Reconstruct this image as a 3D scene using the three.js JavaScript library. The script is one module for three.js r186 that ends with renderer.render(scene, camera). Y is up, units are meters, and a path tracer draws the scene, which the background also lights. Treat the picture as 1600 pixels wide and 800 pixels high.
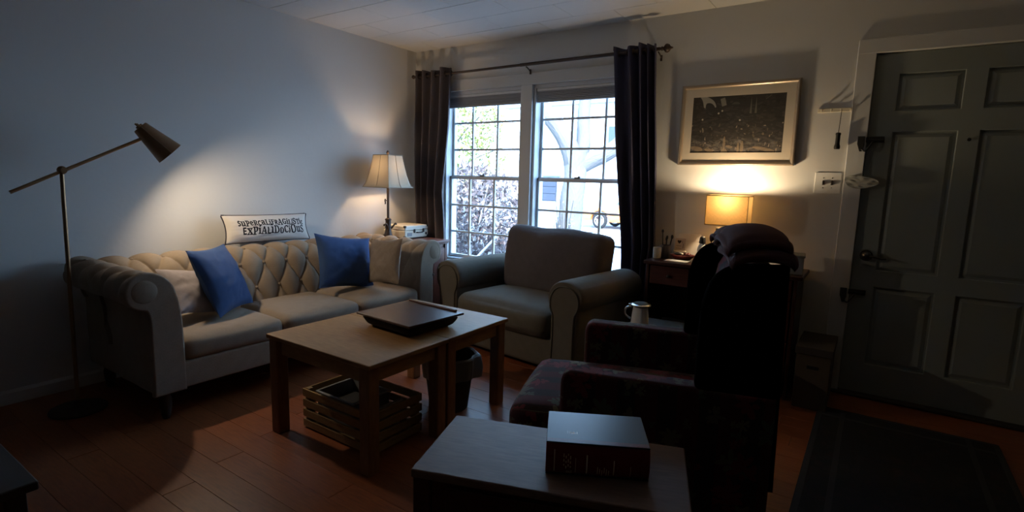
import * as THREE from 'three';
import { mergeGeometries, mergeVertices } from 'three/addons/utils/BufferGeometryUtils.js';
import { RoundedBoxGeometry } from 'three/addons/geometries/RoundedBoxGeometry.js';
import { ImprovedNoise } from 'three/addons/math/ImprovedNoise.js';

// ---------------------------------------------------------------- camera, sky, sun, exposure
const scene = new THREE.Scene();
const V = (x, y, z) => new THREE.Vector3(x, y, z);
const camera = new THREE.PerspectiveCamera(2 * Math.atan(400 / 836.1) * 180 / Math.PI, 2, 0.05, 200);
camera.position.set(3.7633, 1.2746, 3.861);
{
  const R = V(0.8266, 0.0272, -0.5622).normalize(), F = V(-0.5535, -0.142, -0.8207).normalize();
  const U = V().crossVectors(R, F).normalize();
  camera.quaternion.setFromRotationMatrix(new THREE.Matrix4().makeBasis(R, U, F.clone().negate()));
}
const renderer = new THREE.WebGLRenderer();
renderer.toneMapping = THREE.LinearToneMapping;
renderer.toneMappingExposure = 1.0;
renderer.shadowMap.enabled = true;
const SKY = 10.0, SUN = 20.0;
const FLOOR_LAMP = 1.9, CORNER_LAMP = 0.85, DESK_LAMP = 1.2;
{
  const W = 128, H = 64, data = new Float32Array(W * H * 4);
  for (let y = 0; y < H; y++) for (let x = 0; x < W; x++) {
    const up = Math.max(0, ((y + 0.5) / H - 0.5) * 2), i = (y * W + x) * 4, k = Math.pow(1 - up, 3);
    data[i] = 0.39 + 0.26 * k; data[i + 1] = 0.77 + 0.15 * k; data[i + 2] = 1.28 - 0.04 * k; data[i + 3] = 1;
  }
  const t = new THREE.DataTexture(data, W, H, THREE.RGBAFormat, THREE.FloatType);
  t.mapping = THREE.EquirectangularReflectionMapping; t.magFilter = THREE.LinearFilter; t.needsUpdate = true;
  scene.background = t; scene.backgroundIntensity = SKY;
}
const sun = new THREE.DirectionalLight(new THREE.Color(1, 0.98, 0.95), SUN);
sun.position.set(9, 15, 6.5); sun.target.position.set(-1, 0, -6); sun.castShadow = true;
sun.shadow.mapSize.set(2048, 2048); sun.shadow.radius = 1;
Object.assign(sun.shadow.camera, { left: -25, right: 25, top: 25, bottom: -25, near: 1, far: 80 });
scene.add(sun, sun.target);

// ---------------------------------------------------------------- helpers
let seed = 7;
const rnd = () => { seed = (seed + 0x6d2b79f5) | 0; let t = Math.imul(seed ^ (seed >>> 15), 1 | seed); t = (t + Math.imul(t ^ (t >>> 7), 61 | t)) ^ t; return ((t ^ (t >>> 14)) >>> 0) / 4294967296; };
const rr = (a, b) => a + (b - a) * rnd();
const perlin = new ImprovedNoise(), PN = (x, y, z = 0) => perlin.noise(x, y, z);
const sm = (a, b, x) => { const t = Math.min(1, Math.max(0, (x - a) / (b - a))); return t * t * (3 - 2 * t); };
const lerp = (a, b, t) => a + (b - a) * t;
function piece(table, y) { // piecewise linear: [[y, value], ...] with y falling
  for (let i = 1; i < table.length; i++) if (y >= table[i][0]) { const [y0, v0] = table[i - 1], [y1, v1] = table[i]; return lerp(v0, v1, Math.min(1, Math.max(0, (y - y0) / (y1 - y0)))); }
  return table[table.length - 1][1];
}
const names = new Map();
const numbered = (n) => { const k = names.get(n) || 0; names.set(n, k + 1); return k ? n + '_' + String(k).padStart(3, '0') : n; };
function tag(o, label, category, group) { o.userData.label = label; o.userData.category = category; if (group) o.userData.group = group; return o; }
function thing(name, label, category, pos = [0, 0, 0], turn = 0, group) {
  const o = new THREE.Group(); o.name = numbered(name); o.position.set(...pos); o.rotation.y = turn; scene.add(o);
  return tag(o, label, category, group);
}
function struct(name, pos = [0, 0, 0]) { const o = new THREE.Group(); o.name = numbered(name); o.position.set(...pos); o.userData.kind = 'structure'; scene.add(o); return o; }
function fix(g) { const h = g.index ? g.toNonIndexed() : g; for (const k of Object.keys(h.attributes)) if (!['position', 'normal', 'uv'].includes(k)) h.deleteAttribute(k); if (!h.attributes.normal) h.computeVertexNormals(); if (!h.attributes.uv) boxUV(h); return h; }
function merge(list) { return list.length === 1 ? list[0] : mergeGeometries(list.map(fix)); }
function part(name, geo, mat, parent = scene, label) {
  const g = Array.isArray(geo) ? merge(geo) : geo;
  const m = new THREE.Mesh(g, mat); m.name = parent === scene ? numbered(name) : name; m.castShadow = m.receiveShadow = true;
  if (label) m.userData.label = label;
  parent.add(m); return m;
}
function at(g, x, y, z, rx = 0, ry = 0, rz = 0) {
  if (rx) g.rotateX(rx); if (rz) g.rotateZ(rz); if (ry) g.rotateY(ry);
  return g.translate(x, y, z);
}
const box = (w, h, d, x = 0, y = 0, z = 0) => new THREE.BoxGeometry(w, h, d).translate(x, y, z);
function rbox(w, h, d, x = 0, y = 0, z = 0, r = 0.006, s = 2) { const q = new RoundedBoxGeometry(w, h, d, s, Math.min(r, w / 2.01, h / 2.01, d / 2.01)); boxUV(q); return q.translate(x, y, z); }
const bx = (x0, x1, y0, y1, z0, z1, r = 0.004) => r ? rbox(x1 - x0, y1 - y0, z1 - z0, (x0 + x1) / 2, (y0 + y1) / 2, (z0 + z1) / 2, r) : boxUV(box(x1 - x0, y1 - y0, z1 - z0, (x0 + x1) / 2, (y0 + y1) / 2, (z0 + z1) / 2));
const cyl = (r0, r1, h, x = 0, y = 0, z = 0, n = 24) => new THREE.CylinderGeometry(r0, r1, h, n).translate(x, y, z);
const lathe = (pts, n = 40) => new THREE.LatheGeometry(pts.map(([r, y]) => new THREE.Vector2(r, y)), n);
const tube = (pts, r, n = 24, k = 8) => new THREE.TubeGeometry(new THREE.CatmullRomCurve3(pts.map((p) => (p.isVector3 ? p : V(...p)))), n, r, k, false);
function bar(a, b, r, n = 14, r2 = r) { // straight rod from a to b
  const A = V(...a), B = V(...b), d = B.clone().sub(A), g = new THREE.CylinderGeometry(r2, r, d.length(), n);
  g.applyQuaternion(new THREE.Quaternion().setFromUnitVectors(V(0, 1, 0), d.clone().normalize()));
  return g.translate(...A.add(B).multiplyScalar(0.5).toArray());
}
function boxUV(g, s = 1) {
  if (!g.attributes.normal) g.computeVertexNormals();
  const p = g.attributes.position, n = g.attributes.normal, uv = new Float32Array(p.count * 2);
  for (let i = 0; i < p.count; i++) {
    const ax = Math.abs(n.getX(i)), ay = Math.abs(n.getY(i)), az = Math.abs(n.getZ(i)), x = p.getX(i) * s, y = p.getY(i) * s, z = p.getZ(i) * s;
    if (ay >= ax && ay >= az) { uv[2 * i] = x; uv[2 * i + 1] = z; } else if (ax >= az) { uv[2 * i] = z; uv[2 * i + 1] = y; } else { uv[2 * i] = x; uv[2 * i + 1] = y; }
  }
  g.setAttribute('uv', new THREE.BufferAttribute(uv, 2)); return g;
}
function sheet(f, nu, nv, closeU = false) { // parametric surface f(u, v) -> [x, y, z]
  const pos = [], idx = [], uv = [];
  for (let j = 0; j <= nv; j++) for (let i = 0; i <= nu; i++) { pos.push(...f(i / nu, j / nv)); uv.push(i / nu, j / nv); }
  for (let j = 0; j < nv; j++) for (let i = 0; i < nu; i++) { const a = j * (nu + 1) + i, b = a + 1, c = a + nu + 1, d = c + 1; idx.push(a, b, d, a, d, c); }
  const g = new THREE.BufferGeometry();
  g.setAttribute('position', new THREE.Float32BufferAttribute(pos, 3)); g.setAttribute('uv', new THREE.Float32BufferAttribute(uv, 2)); g.setIndex(idx);
  g.computeVertexNormals(); return g;
}
function soft(w, h, d, r, bulge, n = 14, shape) { // stuffed block: rounded, faces crowned; bulge = [x, y, z] metres
  let g = new THREE.BoxGeometry(w, h, d, n, Math.max(5, Math.round(n * 0.6)), n); g.deleteAttribute('normal'); g.deleteAttribute('uv'); g = mergeVertices(g, 1e-5);
  const p = g.attributes.position, R = Math.min(r, w / 2, h / 2, d / 2), c = V(), q = V();
  for (let i = 0; i < p.count; i++) {
    q.fromBufferAttribute(p, i); const ux = q.x / (w / 2), uy = q.y / (h / 2), uz = q.z / (d / 2);
    c.set(THREE.MathUtils.clamp(q.x, -w / 2 + R, w / 2 - R), THREE.MathUtils.clamp(q.y, -h / 2 + R, h / 2 - R), THREE.MathUtils.clamp(q.z, -d / 2 + R, d / 2 - R));
    const e = q.clone().sub(c); if (e.lengthSq() > 1e-12) q.copy(c).addScaledVector(e.normalize(), R);
    const fx = (1 - uy * uy) * (1 - uz * uz), fy = (1 - ux * ux) * (1 - uz * uz), fz = (1 - ux * ux) * (1 - uy * uy);
    q.x += Math.sign(ux) * bulge[0] * fx * Math.abs(ux); q.y += Math.sign(uy) * bulge[1] * fy * Math.abs(uy); q.z += Math.sign(uz) * bulge[2] * fz * Math.abs(uz);
    if (shape) shape(q, ux, uy, uz);
    p.setXYZ(i, q.x, q.y, q.z);
  }
  g.computeVertexNormals(); return boxUV(g);
}
function pillow(w, h, t, sd = 0, n = 26, pinch = 0.09) { // knife-edge cushion in the XY plane; front (+z) uv 0..1
  const side = (s) => sheet((u, v) => {
    const a = 2 * u - 1, b = 2 * v - 1, A = Math.abs(a), B = Math.abs(b);
    const px = a * (w / 2) * (1 - pinch * (1 - B * B) * A), py = b * (h / 2) * (1 - pinch * (1 - A * A) * B);
    const e = Math.pow(Math.max(0, (1 - A ** 2.2) * (1 - B ** 2.2)), 0.55);
    const wr = 0.010 * PN(a * 2.1 + sd, b * 2.1, sd * 3.1) + 0.006 * PN(a * 5 + sd, b * 5, 9 + sd);
    return [px, py, s * (t / 2) * e + wr * (0.3 + 0.7 * e) * Math.min(1, 6 * (1 - Math.max(A, B)))];
  }, n, n);
  const f = side(1), b = side(-1), ix = b.index.array; for (let i = 0; i < ix.length; i += 3) { const k = ix[i]; ix[i] = ix[i + 1]; ix[i + 1] = k; }
  b.computeVertexNormals(); return merge([f, b]);
}
function placeFrame(o, TL, TR, BL) { // orient a thing whose local x runs TL->TR and local y runs BL->TL, centred on the quad
  const tl = V(...TL), tr = V(...TR), bl = V(...BL), x = tr.clone().sub(tl).normalize(), y0 = tl.clone().sub(bl), z = V().crossVectors(x, y0).normalize(), y = V().crossVectors(z, x);
  o.quaternion.setFromRotationMatrix(new THREE.Matrix4().makeBasis(x, y, z)); o.position.copy(tr.clone().add(bl).multiplyScalar(0.5)); return o;
}
const col = (r, g, b) => new THREE.Color().setRGB(r, g, b);

// ---------------------------------------------------------------- textures and materials
function canvasTex(w, h, draw, srgb = true) {
  const c = document.createElement('canvas'); c.width = w; c.height = h; draw(c.getContext('2d'), w, h);
  const t = new THREE.CanvasTexture(c); if (srgb) t.colorSpace = THREE.SRGBColorSpace; t.wrapS = t.wrapT = THREE.RepeatWrapping; return t;
}
function dataTex(n, f, repeat, srgb = false) { // f(u, v) -> [r, g, b] 0..1 ; repeat = copies per metre
  const d = new Uint8Array(n * n * 4);
  for (let y = 0; y < n; y++) for (let x = 0; x < n; x++) { const c = f(x / n, y / n), i = (y * n + x) * 4; for (let k = 0; k < 3; k++) d[i + k] = Math.max(0, Math.min(255, Math.round(255 * (c.length ? c[k] : c)))); d[i + 3] = 255; }
  const t = new THREE.DataTexture(d, n, n); t.wrapS = t.wrapT = THREE.RepeatWrapping; t.magFilter = THREE.LinearFilter; t.repeat.set(...(Array.isArray(repeat) ? repeat : [repeat, repeat])); if (srgb) t.colorSpace = THREE.SRGBColorSpace; t.needsUpdate = true; return t;
}
// tiling noise: sum of perlin on a torus-like period
const tn = (u, v, p, s) => { const a = PN(u * p, v * p, s), b = PN((u - 1) * p, v * p, s), c = PN(u * p, (v - 1) * p, s), d = PN((u - 1) * p, (v - 1) * p, s); return lerp(lerp(a, b, u), lerp(c, d, u), v); };
const weave = dataTex(256, (u, v) => { const k = 0.86 + 0.10 * tn(u, v, 7, 1) + 0.10 * tn(u, v, 40, 2) + 0.05 * Math.sin(u * 402) * Math.sin(v * 402); return [k, k, k]; }, 3);
const weaveB = dataTex(256, (u, v) => { const k = 0.5 + 0.25 * Math.sin(u * 402) * Math.sin(v * 402) + 0.3 * tn(u, v, 60, 5); return [k, k, k]; }, 5);
const plaster = dataTex(256, (u, v) => { const k = 0.5 + 0.5 * tn(u, v, 9, 3) + 0.25 * tn(u, v, 34, 4); return [k, k, k]; }, 1.2);
function woodTex(a, b, stretch, rep, sd = 0) { // a, b linear-ish sRGB triples
  return dataTex(256, (u, v) => {
    const g = 0.5 + 0.5 * tn(u, v * 1, 3, sd) + 0; const line = tn(u * 1, (v * stretch) % 1, 22, sd + 2), fine = tn(u, (v * stretch) % 1, 70, sd + 5);
    const k = Math.min(1, Math.max(0, 0.5 * g + 0.45 * (0.5 + line) + 0.22 * fine));
    return [lerp(a[0], b[0], k), lerp(a[1], b[1], k), lerp(a[2], b[2], k)];
  }, rep, true);
}
const std = (color, roughness = 0.8, extra = {}) => new THREE.MeshStandardMaterial({ color, roughness, ...extra });
const fabric = (c, extra = {}) => new THREE.MeshPhysicalMaterial({ color: c, roughness: 0.95, map: weave, bumpMap: weaveB, bumpScale: 0.0012, sheen: 0.35, sheenRoughness: 0.6, sheenColor: c.clone().lerp(col(1, 1, 1), 0.4), side: THREE.DoubleSide, ...extra });
const woodGrainX = woodTex([0.46, 0.31, 0.19], [0.62, 0.46, 0.30], 1, [0.6, 4], 11);
const M = {
  wall: std(col(0.60, 0.60, 0.585), 0.92, { bumpMap: plaster, bumpScale: 0.0012 }),
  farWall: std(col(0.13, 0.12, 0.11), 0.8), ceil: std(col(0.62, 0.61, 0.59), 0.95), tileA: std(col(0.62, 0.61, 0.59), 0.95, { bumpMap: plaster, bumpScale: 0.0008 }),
  trim: std(col(0.60, 0.60, 0.585), 0.5), sash: std(col(0.58, 0.59, 0.60), 0.45), door: std(col(0.26, 0.285, 0.265), 0.5),
  sub: std(col(0.05, 0.03, 0.02), 0.9),
  sofa: fabric(col(0.31, 0.24, 0.17)), sofaDark: fabric(col(0.28, 0.215, 0.155)), seatFab: fabric(col(0.29, 0.23, 0.172)),
  chair: fabric(col(0.145, 0.128, 0.10)), chairBack: fabric(col(0.11, 0.09, 0.088)),
  blue: fabric(col(0.03, 0.075, 0.20)), beige: fabric(col(0.27, 0.215, 0.165)), lilac: fabric(col(0.36, 0.32, 0.33)), cream: fabric(col(0.72, 0.68, 0.62)),
  navyPipe: std(col(0.015, 0.012, 0.02), 0.8), curtainL: fabric(col(0.098, 0.082, 0.088)), curtainR: fabric(col(0.06, 0.058, 0.105)),
  brass: std(col(0.30, 0.20, 0.11), 0.38, { metalness: 0.85 }), bronze: std(col(0.055, 0.038, 0.032), 0.5, { metalness: 0.5 }), chrome: std(col(0.7, 0.72, 0.74), 0.25, { metalness: 1 }),
  black: std(col(0.012, 0.012, 0.013), 0.5), blackMat: std(col(0.015, 0.015, 0.016), 0.85), dark: std(col(0.03, 0.022, 0.018), 0.5),
  pine: std(col(1, 1, 1), 0.5, { map: woodTex([0.54, 0.39, 0.22], [0.70, 0.54, 0.34], 1, [0.7, 3], 21) }),
  pineLeg: std(col(0.9, 0.88, 0.85), 0.55, { map: woodTex([0.48, 0.32, 0.20], [0.62, 0.44, 0.28], 1, [3, 0.7], 22) }),
  crate: std(col(0.9, 0.88, 0.8), 0.7, { map: woodTex([0.58, 0.46, 0.30], [0.74, 0.62, 0.42], 1, [0.7, 4], 23) }),
  walnut: std(col(0.55, 0.5, 0.48), 0.32, { map: woodTex([0.24, 0.13, 0.10], [0.40, 0.23, 0.17], 1, [0.7, 4], 24) }),
  mahog: std(col(0.6, 0.5, 0.46), 0.38, { map: woodTex([0.30, 0.14, 0.10], [0.46, 0.24, 0.17], 1, [0.7, 4], 25) }),
  endWood: std(col(0.75, 0.68, 0.66), 0.4, { map: woodTex([0.34, 0.20, 0.16], [0.52, 0.34, 0.27], 1, [0.8, 4], 26) }),
  white: std(col(0.72, 0.72, 0.70), 0.5), ivory: std(col(0.62, 0.57, 0.46), 0.5), grey: std(col(0.25, 0.26, 0.27), 0.6), paper: std(col(0.55, 0.51, 0.46), 0.8),
  red: std(col(0.12, 0.02, 0.02), 0.42), gold: std(col(0.70, 0.58, 0.40), 0.35, { metalness: 0.6 }),
};
const FLOORW = [30, 31, 32, 33].map((s, i) => std(col(1, 0.95, 0.9).multiplyScalar([1.0, 1.0, 0.86, 0.94][i]), 0.38, { map: woodTex([0.43, 0.23, 0.125], [0.63, 0.36, 0.20], 1, [0.6, 5], s) }));

// ---------------------------------------------------------------- room shell
const RX = 5.25, RZ = 5.5, H = 2.44, T = 0.18;
{
  const f = struct('floor');
  part('subfloor', bx(-T, RX + T, -0.2, -0.016, -T, RZ + T, 0), M.sub, f);
  const w = 0.125, L = 1.3, variants = FLOORW.map((m, i) => { const gs = []; for (let k = 0; k < 2; k++) { const g = new RoundedBoxGeometry(L - 0.001, 0.016, w - 0.0010, 1, 0.0012); boxUV(g); const uv = g.attributes.uv; const o1 = rnd(), o2 = rnd(); for (let q = 0; q < uv.count; q++) uv.setXY(q, uv.getX(q) + o1, uv.getY(q) + o2); gs.push(g); } return [m, gs]; });
  for (let r = 0, z = w / 2; z < RZ; z += w, r++) {
    const off = (r * 0.47 % 1) * L;
    for (let x = -off; x < RX; x += L) {
      const x0 = Math.max(0, x), x1 = Math.min(RX, x + L), len = x1 - x0; if (len < 0.03) continue;
      const [m, gs] = variants[Math.floor(rnd() * 4)], g = gs[Math.floor(rnd() * 2)];
      const p = part('plank', g, m, f); p.position.set((x0 + x1) / 2, -0.008 - rnd() * 0.0006, z); p.scale.x = (len - 0.001) / L;
    }
  }
}
{
  const c = struct('ceiling');
  part('ceiling_slab', bx(-T, RX + T, H + 0.012, H + 0.2, -T, RZ + T, 0), M.ceil, c);
  const g = new RoundedBoxGeometry(0.6075, 0.012, 0.3025, 1, 0.0035);
  for (let j = 0, z = -0.02 + 0.1525; z < RZ + 0.1; z += 0.305, j++) for (let x = (j % 2 ? 0.305 : 0); x < RX + 0.3; x += 0.61) {
    const t = part('ceiling_tile', g, M.tileA, c); t.position.set(Math.min(x, RX - 0.3), H + 0.006 + rnd() * 0.0012, z);
  }
}
function wallMesh(name, geo, mat = M.wall) { const m = part(name, boxUV(geo), mat); m.userData.kind = 'structure'; return m; }
wallMesh('wall_left', box(T, H + 0.05, RZ + 2 * T, -T / 2, H / 2, RZ / 2));
wallMesh('wall_right', box(T, H + 0.05, RZ + 2 * T, RX + T / 2, H / 2, RZ / 2), M.farWall);
wallMesh('wall_rear', box(RX, H + 0.05, T, RX / 2, H / 2, RZ + T / 2), M.farWall);
const WIN = [[0.355, 1.215], [1.325, 2.19]], WY0 = 0.50, WY1 = 2.05, DX0 = 3.68, DX1 = 4.595, DH = 2.048;
{
  const s = new THREE.Shape(); s.moveTo(0, -0.02); s.lineTo(RX, -0.02); s.lineTo(RX, H + 0.02); s.lineTo(0, H + 0.02); s.closePath();
  const hole = (x0, x1, y0, y1) => { const p = new THREE.Path(); p.moveTo(x0, y0); p.lineTo(x0, y1); p.lineTo(x1, y1); p.lineTo(x1, y0); p.closePath(); s.holes.push(p); };
  for (const [a, b] of WIN) hole(a, b, WY0, WY1); hole(DX0 - 0.006, DX1 + 0.006, -0.019, DH + 0.006);
  wallMesh('wall_back', new THREE.ExtrudeGeometry(s, { depth: T, bevelEnabled: false }).translate(0, 0, -T));
}
{ // baseboards
  const prof = (len) => { const s = new THREE.Shape(); s.moveTo(0, 0); s.lineTo(0.014, 0); s.lineTo(0.014, 0.062); s.lineTo(0.006, 0.078); s.lineTo(0, 0.078); s.closePath(); return new THREE.ExtrudeGeometry(s, { depth: len, bevelEnabled: false }); };
  const b1 = part('baseboard_left', prof(RZ), M.trim); b1.userData.kind = 'structure';
  const b2 = part('baseboard_back', prof(3.58).rotateY(Math.PI / 2).scale(1, 1, -1), M.trim); b2.userData.kind = 'structure';
  b2.geometry = merge([bx(0.014, 3.578, 0, 0.062, 0, 0.014, 0.003), bx(0.014, 3.578, 0.062, 0.078, 0, 0.007, 0.002)]);
}

// ---------------------------------------------------------------- windows
function makeWindow(k, x0, x1, mx) { // two hung sashes of nine panes; mx = the two upright muntins
  const w = struct('window_' + k), fr = 0.045, g = [];
  // box frame inside the opening
  g.push(bx(x0, x0 + 0.022, WY0, WY1, -0.17, -0.012), bx(x1 - 0.022, x1, WY0, WY1, -0.17, -0.012), bx(x0, x1, WY1 - 0.03, WY1, -0.17, -0.012), bx(x0, x1, WY0, WY0 + 0.022, -0.17, -0.012));
  part('window_frame', g, M.sash, w);
  const glassM = new THREE.MeshPhysicalMaterial({ color: col(0.93, 0.95, 0.97), roughness: 0.0, transmission: 1, thickness: 0, ior: 1.45 });
  const sash = (zc, y0, y1, rows, botRail, topRail) => {
    const s = new THREE.Group(); s.name = 'sash'; w.add(s);
    const a = x0 + 0.022, b = x1 - 0.022, d = 0.028, st = 0.022;
    part('sash_frame', [bx(a, a + st, y0, y1, zc - d / 2, zc + d / 2, 0.003), bx(b - st, b, y0, y1, zc - d / 2, zc + d / 2, 0.003), bx(a, b, y0, y0 + botRail, zc - d / 2, zc + d / 2, 0.003), bx(a, b, y1 - topRail, y1, zc - d / 2, zc + d / 2, 0.003)], M.sash, s);
    const xs = [a + st, ...mx, b - st], ys = [y0 + botRail, ...rows, y1 - topRail];
    for (const x of mx) part('muntin', bx(x - 0.0095, x + 0.0095, y0 + botRail, y1 - topRail, zc - 0.010, zc + 0.010, 0.003), M.sash, s);
    for (const y of rows) part('muntin', bx(a + st, b - st, y - 0.009, y + 0.009, zc - 0.0095, zc + 0.0095, 0.003), M.sash, s);
    for (let i = 0; i < 3; i++) for (let j = 0; j < 3; j++) part('pane', bx(xs[i] + 0.003, xs[i + 1] - 0.003, ys[j] + 0.003, ys[j + 1] - 0.003, zc - 0.0015, zc + 0.0015, 0), glassM, s);
    return s;
  };
  sash(-0.115, 1.265, WY1 - 0.03, [1.535, 1.778], 0.034, 0.035);
  const lo = sash(-0.082, WY0 + 0.022, 1.292, [0.768, 1.02], 0.03, 0.030);
  part('sash_lock', [rbox(0.05, 0.012, 0.02, (x0 + x1) / 2 - 0.03, 1.298, -0.078, 0.004), rbox(0.018, 0.014, 0.014, (x0 + x1) / 2 - 0.015, 1.305, -0.078, 0.004)], M.dark, lo);
}
makeWindow(1, ...WIN[0], [0.612, 0.893]);
makeWindow(2, ...WIN[1], [1.645, 1.94]);
{ // one casing round both windows, with stool and centre mullion board
  const t = struct('trim_1');
  part('head_casing', bx(0.27, 2.275, 2.05, 2.145, 0.0005, 0.016), M.trim, t); part('side_casing', bx(0.27, 0.355, 0.5, 2.05, 0.0005, 0.016), M.trim, t); part('side_casing', bx(2.19, 2.275, 0.5, 2.05, 0.0005, 0.016), M.trim, t);
  part('mullion_board', bx(1.215, 1.325, 0.5, 2.05, 0.0005, 0.014), M.trim, t); part('window_stool', bx(0.25, 2.295, 0.475, 0.5, -0.01, 0.045, 0.008), M.trim, t); part('apron', bx(0.27, 2.275, 0.40, 0.475, 0.0005, 0.014), M.trim, t);
}
// rolled-up cellular shades at the window heads
WIN.forEach(([x0, x1], k) => {
  const t = thing('window_shade', k ? 'grey pleated shade drawn up at the top of the right-hand window' : 'grey pleated shade drawn up at the top of the left-hand window', 'window shade', [0, 0, 0], 0, 'raised window shades');
  part('head_rail', bx(x0 + 0.024, x1 - 0.024, 1.998, 2.02, -0.062, -0.02, 0.006), M.white, t, 'white head rail');
  const cells = []; for (let i = 0; i < 6; i++) cells.push(bx(x0 + 0.026, x1 - 0.026, 1.924 + i * 0.0125, 1.9355 + i * 0.0125, -0.058 - (i % 2) * 0.003, -0.024 + (i % 2) * 0.003, 0.004));
  part('pleats', cells, std(col(0.33, 0.33, 0.34), 0.9), t); part('bottom_rail', bx(x0 + 0.025, x1 - 0.025, 1.909, 1.924, -0.056, -0.026, 0.004), std(col(0.36, 0.36, 0.37), 0.6), t);
});

// ---------------------------------------------------------------- entry door
{
  const d = struct('door_1'), fz = -0.012, body = [];
  const cols = [[3.795, 4.095], [4.185, 4.485]], rows = [[0.20, 0.69], [0.785, 1.61], [1.722, 1.936]];
  const s = new THREE.Shape(); s.moveTo(DX0, 0.008); s.lineTo(DX1, 0.008); s.lineTo(DX1, DH); s.lineTo(DX0, DH); s.closePath();
  for (const [a, b] of cols) for (const [c, e] of rows) { const p = new THREE.Path(); p.moveTo(a, c); p.lineTo(a, e); p.lineTo(b, e); p.lineTo(b, c); p.closePath(); s.holes.push(p); }
  body.push(new THREE.ExtrudeGeometry(s, { depth: 0.034, bevelEnabled: true, bevelThickness: 0.004, bevelSize: 0.004, bevelSegments: 2 }).translate(0, 0, fz - 0.042));
  part('door_leaf', boxUV(merge(body)), M.door, d);
  for (const [a, b] of cols) for (const [c, e] of rows) {
    const g = new THREE.CylinderGeometry(1, 1, 1, 4); g.dispose();
    const q = bx(a - 0.002, b + 0.002, c - 0.002, e + 0.002, fz - 0.034, fz - 0.022, 0), ra = new THREE.Shape(); const i = 0.035; ra.moveTo(a + i, c + i); ra.lineTo(b - i, c + i); ra.lineTo(b - i, e - i); ra.lineTo(a + i, e - i); ra.closePath();
    part('door_panel', [q, new THREE.ExtrudeGeometry(ra, { depth: 0.004, bevelEnabled: true, bevelThickness: 0.008, bevelSize: 0.018, bevelSegments: 1 }).translate(0, 0, fz - 0.024)], M.door, d);
  }
  part('door_stop', [bx(DX0 - 0.005, DX0 + 0.025, 0, DH, -0.17, -0.058, 0.002), bx(DX1 - 0.025, DX1 + 0.005, 0, DH, -0.17, -0.058, 0.002), bx(DX0, DX1, DH - 0.02, DH + 0.005, -0.17, -0.058, 0.002), bx(DX0, DX1, 0.0, 0.03, -0.17, -0.06, 0.002)], M.door, d);
  part('threshold', bx(DX0 - 0.05, DX1 + 0.05, 0.0005, 0.018, -0.05, 0.045, 0.006), M.dark, d);
  // lever handle
  const hd = new THREE.Group(); hd.name = 'door_handle'; d.add(hd);
  part('rose', [cyl(0.033, 0.036, 0.02, 0, 0, 0, 28).rotateX(Math.PI / 2).translate(3.742, 0.878, 0.008), new THREE.SphereGeometry(0.027, 20, 14).translate(3.742, 0.878, 0.032)], std(col(0.10, 0.09, 0.08), 0.28, { metalness: 0.9 }), hd);
  part('lever', tube([[3.745, 0.878, 0.045], [3.78, 0.876, 0.052], [3.815, 0.868, 0.050], [3.842, 0.867, 0.046]], 0.0055), std(col(0.10, 0.09, 0.08), 0.28, { metalness: 0.9 }), hd);
  part('peephole', [cyl(0.009, 0.009, 0.008).rotateX(Math.PI / 2).translate(4.145, 1.557, fz + 0.004)], M.black, d, 'small black peephole');
  const j = struct('trim_2');
  part('side_casing', bx(3.582, 3.676, 0, 2.13, 0.0005, 0.017), M.trim, j); part('side_casing', bx(4.60, 4.694, 0, 2.13, 0.0005, 0.017), M.trim, j); part('head_casing', bx(3.582, 4.694, 2.054, 2.135, 0.0005, 0.018), M.trim, j);
}
{ // two swing-bar door guards
  const guard = (y, label) => {
    const t = thing('door_guard', label, 'door lock', [0, y, 0], 0, 'black bar locks on the front door');
    part('bar', [bx(3.672, 3.762, -0.012, 0.022, 0.000, 0.020, 0.005), bx(3.676, 3.758, 0.002, 0.008, 0.020, 0.026, 0.002)], M.black, t);
    const sh = new THREE.Shape(); sh.moveTo(3.632, 0.022); sh.lineTo(3.664, 0.022); sh.lineTo(3.664, -0.03); sh.lineTo(3.656, -0.062); sh.lineTo(3.646, -0.062); sh.lineTo(3.632, -0.02); sh.closePath();
    part('bracket', new THREE.ExtrudeGeometry(sh, { depth: 0.01, bevelEnabled: true, bevelThickness: 0.002, bevelSize: 0.002, bevelSegments: 2 }).translate(0, 0, 0.020), M.black, t);
    part('swing_arm', tube([[3.654, -0.05, 0.030], [3.672, -0.062, 0.034], [3.690, -0.040, 0.032], [3.706, -0.008, 0.022]], 0.0045), M.black, t);
    return t;
  };
  guard(1.558, 'black bar lock on the door edge above the lever handle');
  guard(0.645, 'black bar lock on the door edge below the lever handle');
  const slip = thing('paper_slip', 'pale crumpled paper slip stuck over the door edge above the handle', 'paper', [3.668, 1.315, 0.022]);
  part('slip', sheet((u, v) => { const a = u * Math.PI * 2, r = v * (1 + 0.10 * Math.sin(3 * a + 1)); return [0.085 * r * Math.cos(a), 0.038 * r * Math.sin(a) - 0.012 * r * Math.cos(a) * 0.5, 0.006 + 0.010 * PN(r * 3 * Math.cos(a), r * 3 * Math.sin(a), 4) * r]; }, 36, 8), std(col(0.36, 0.36, 0.33), 0.8, { side: THREE.DoubleSide }), slip);
}

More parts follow.
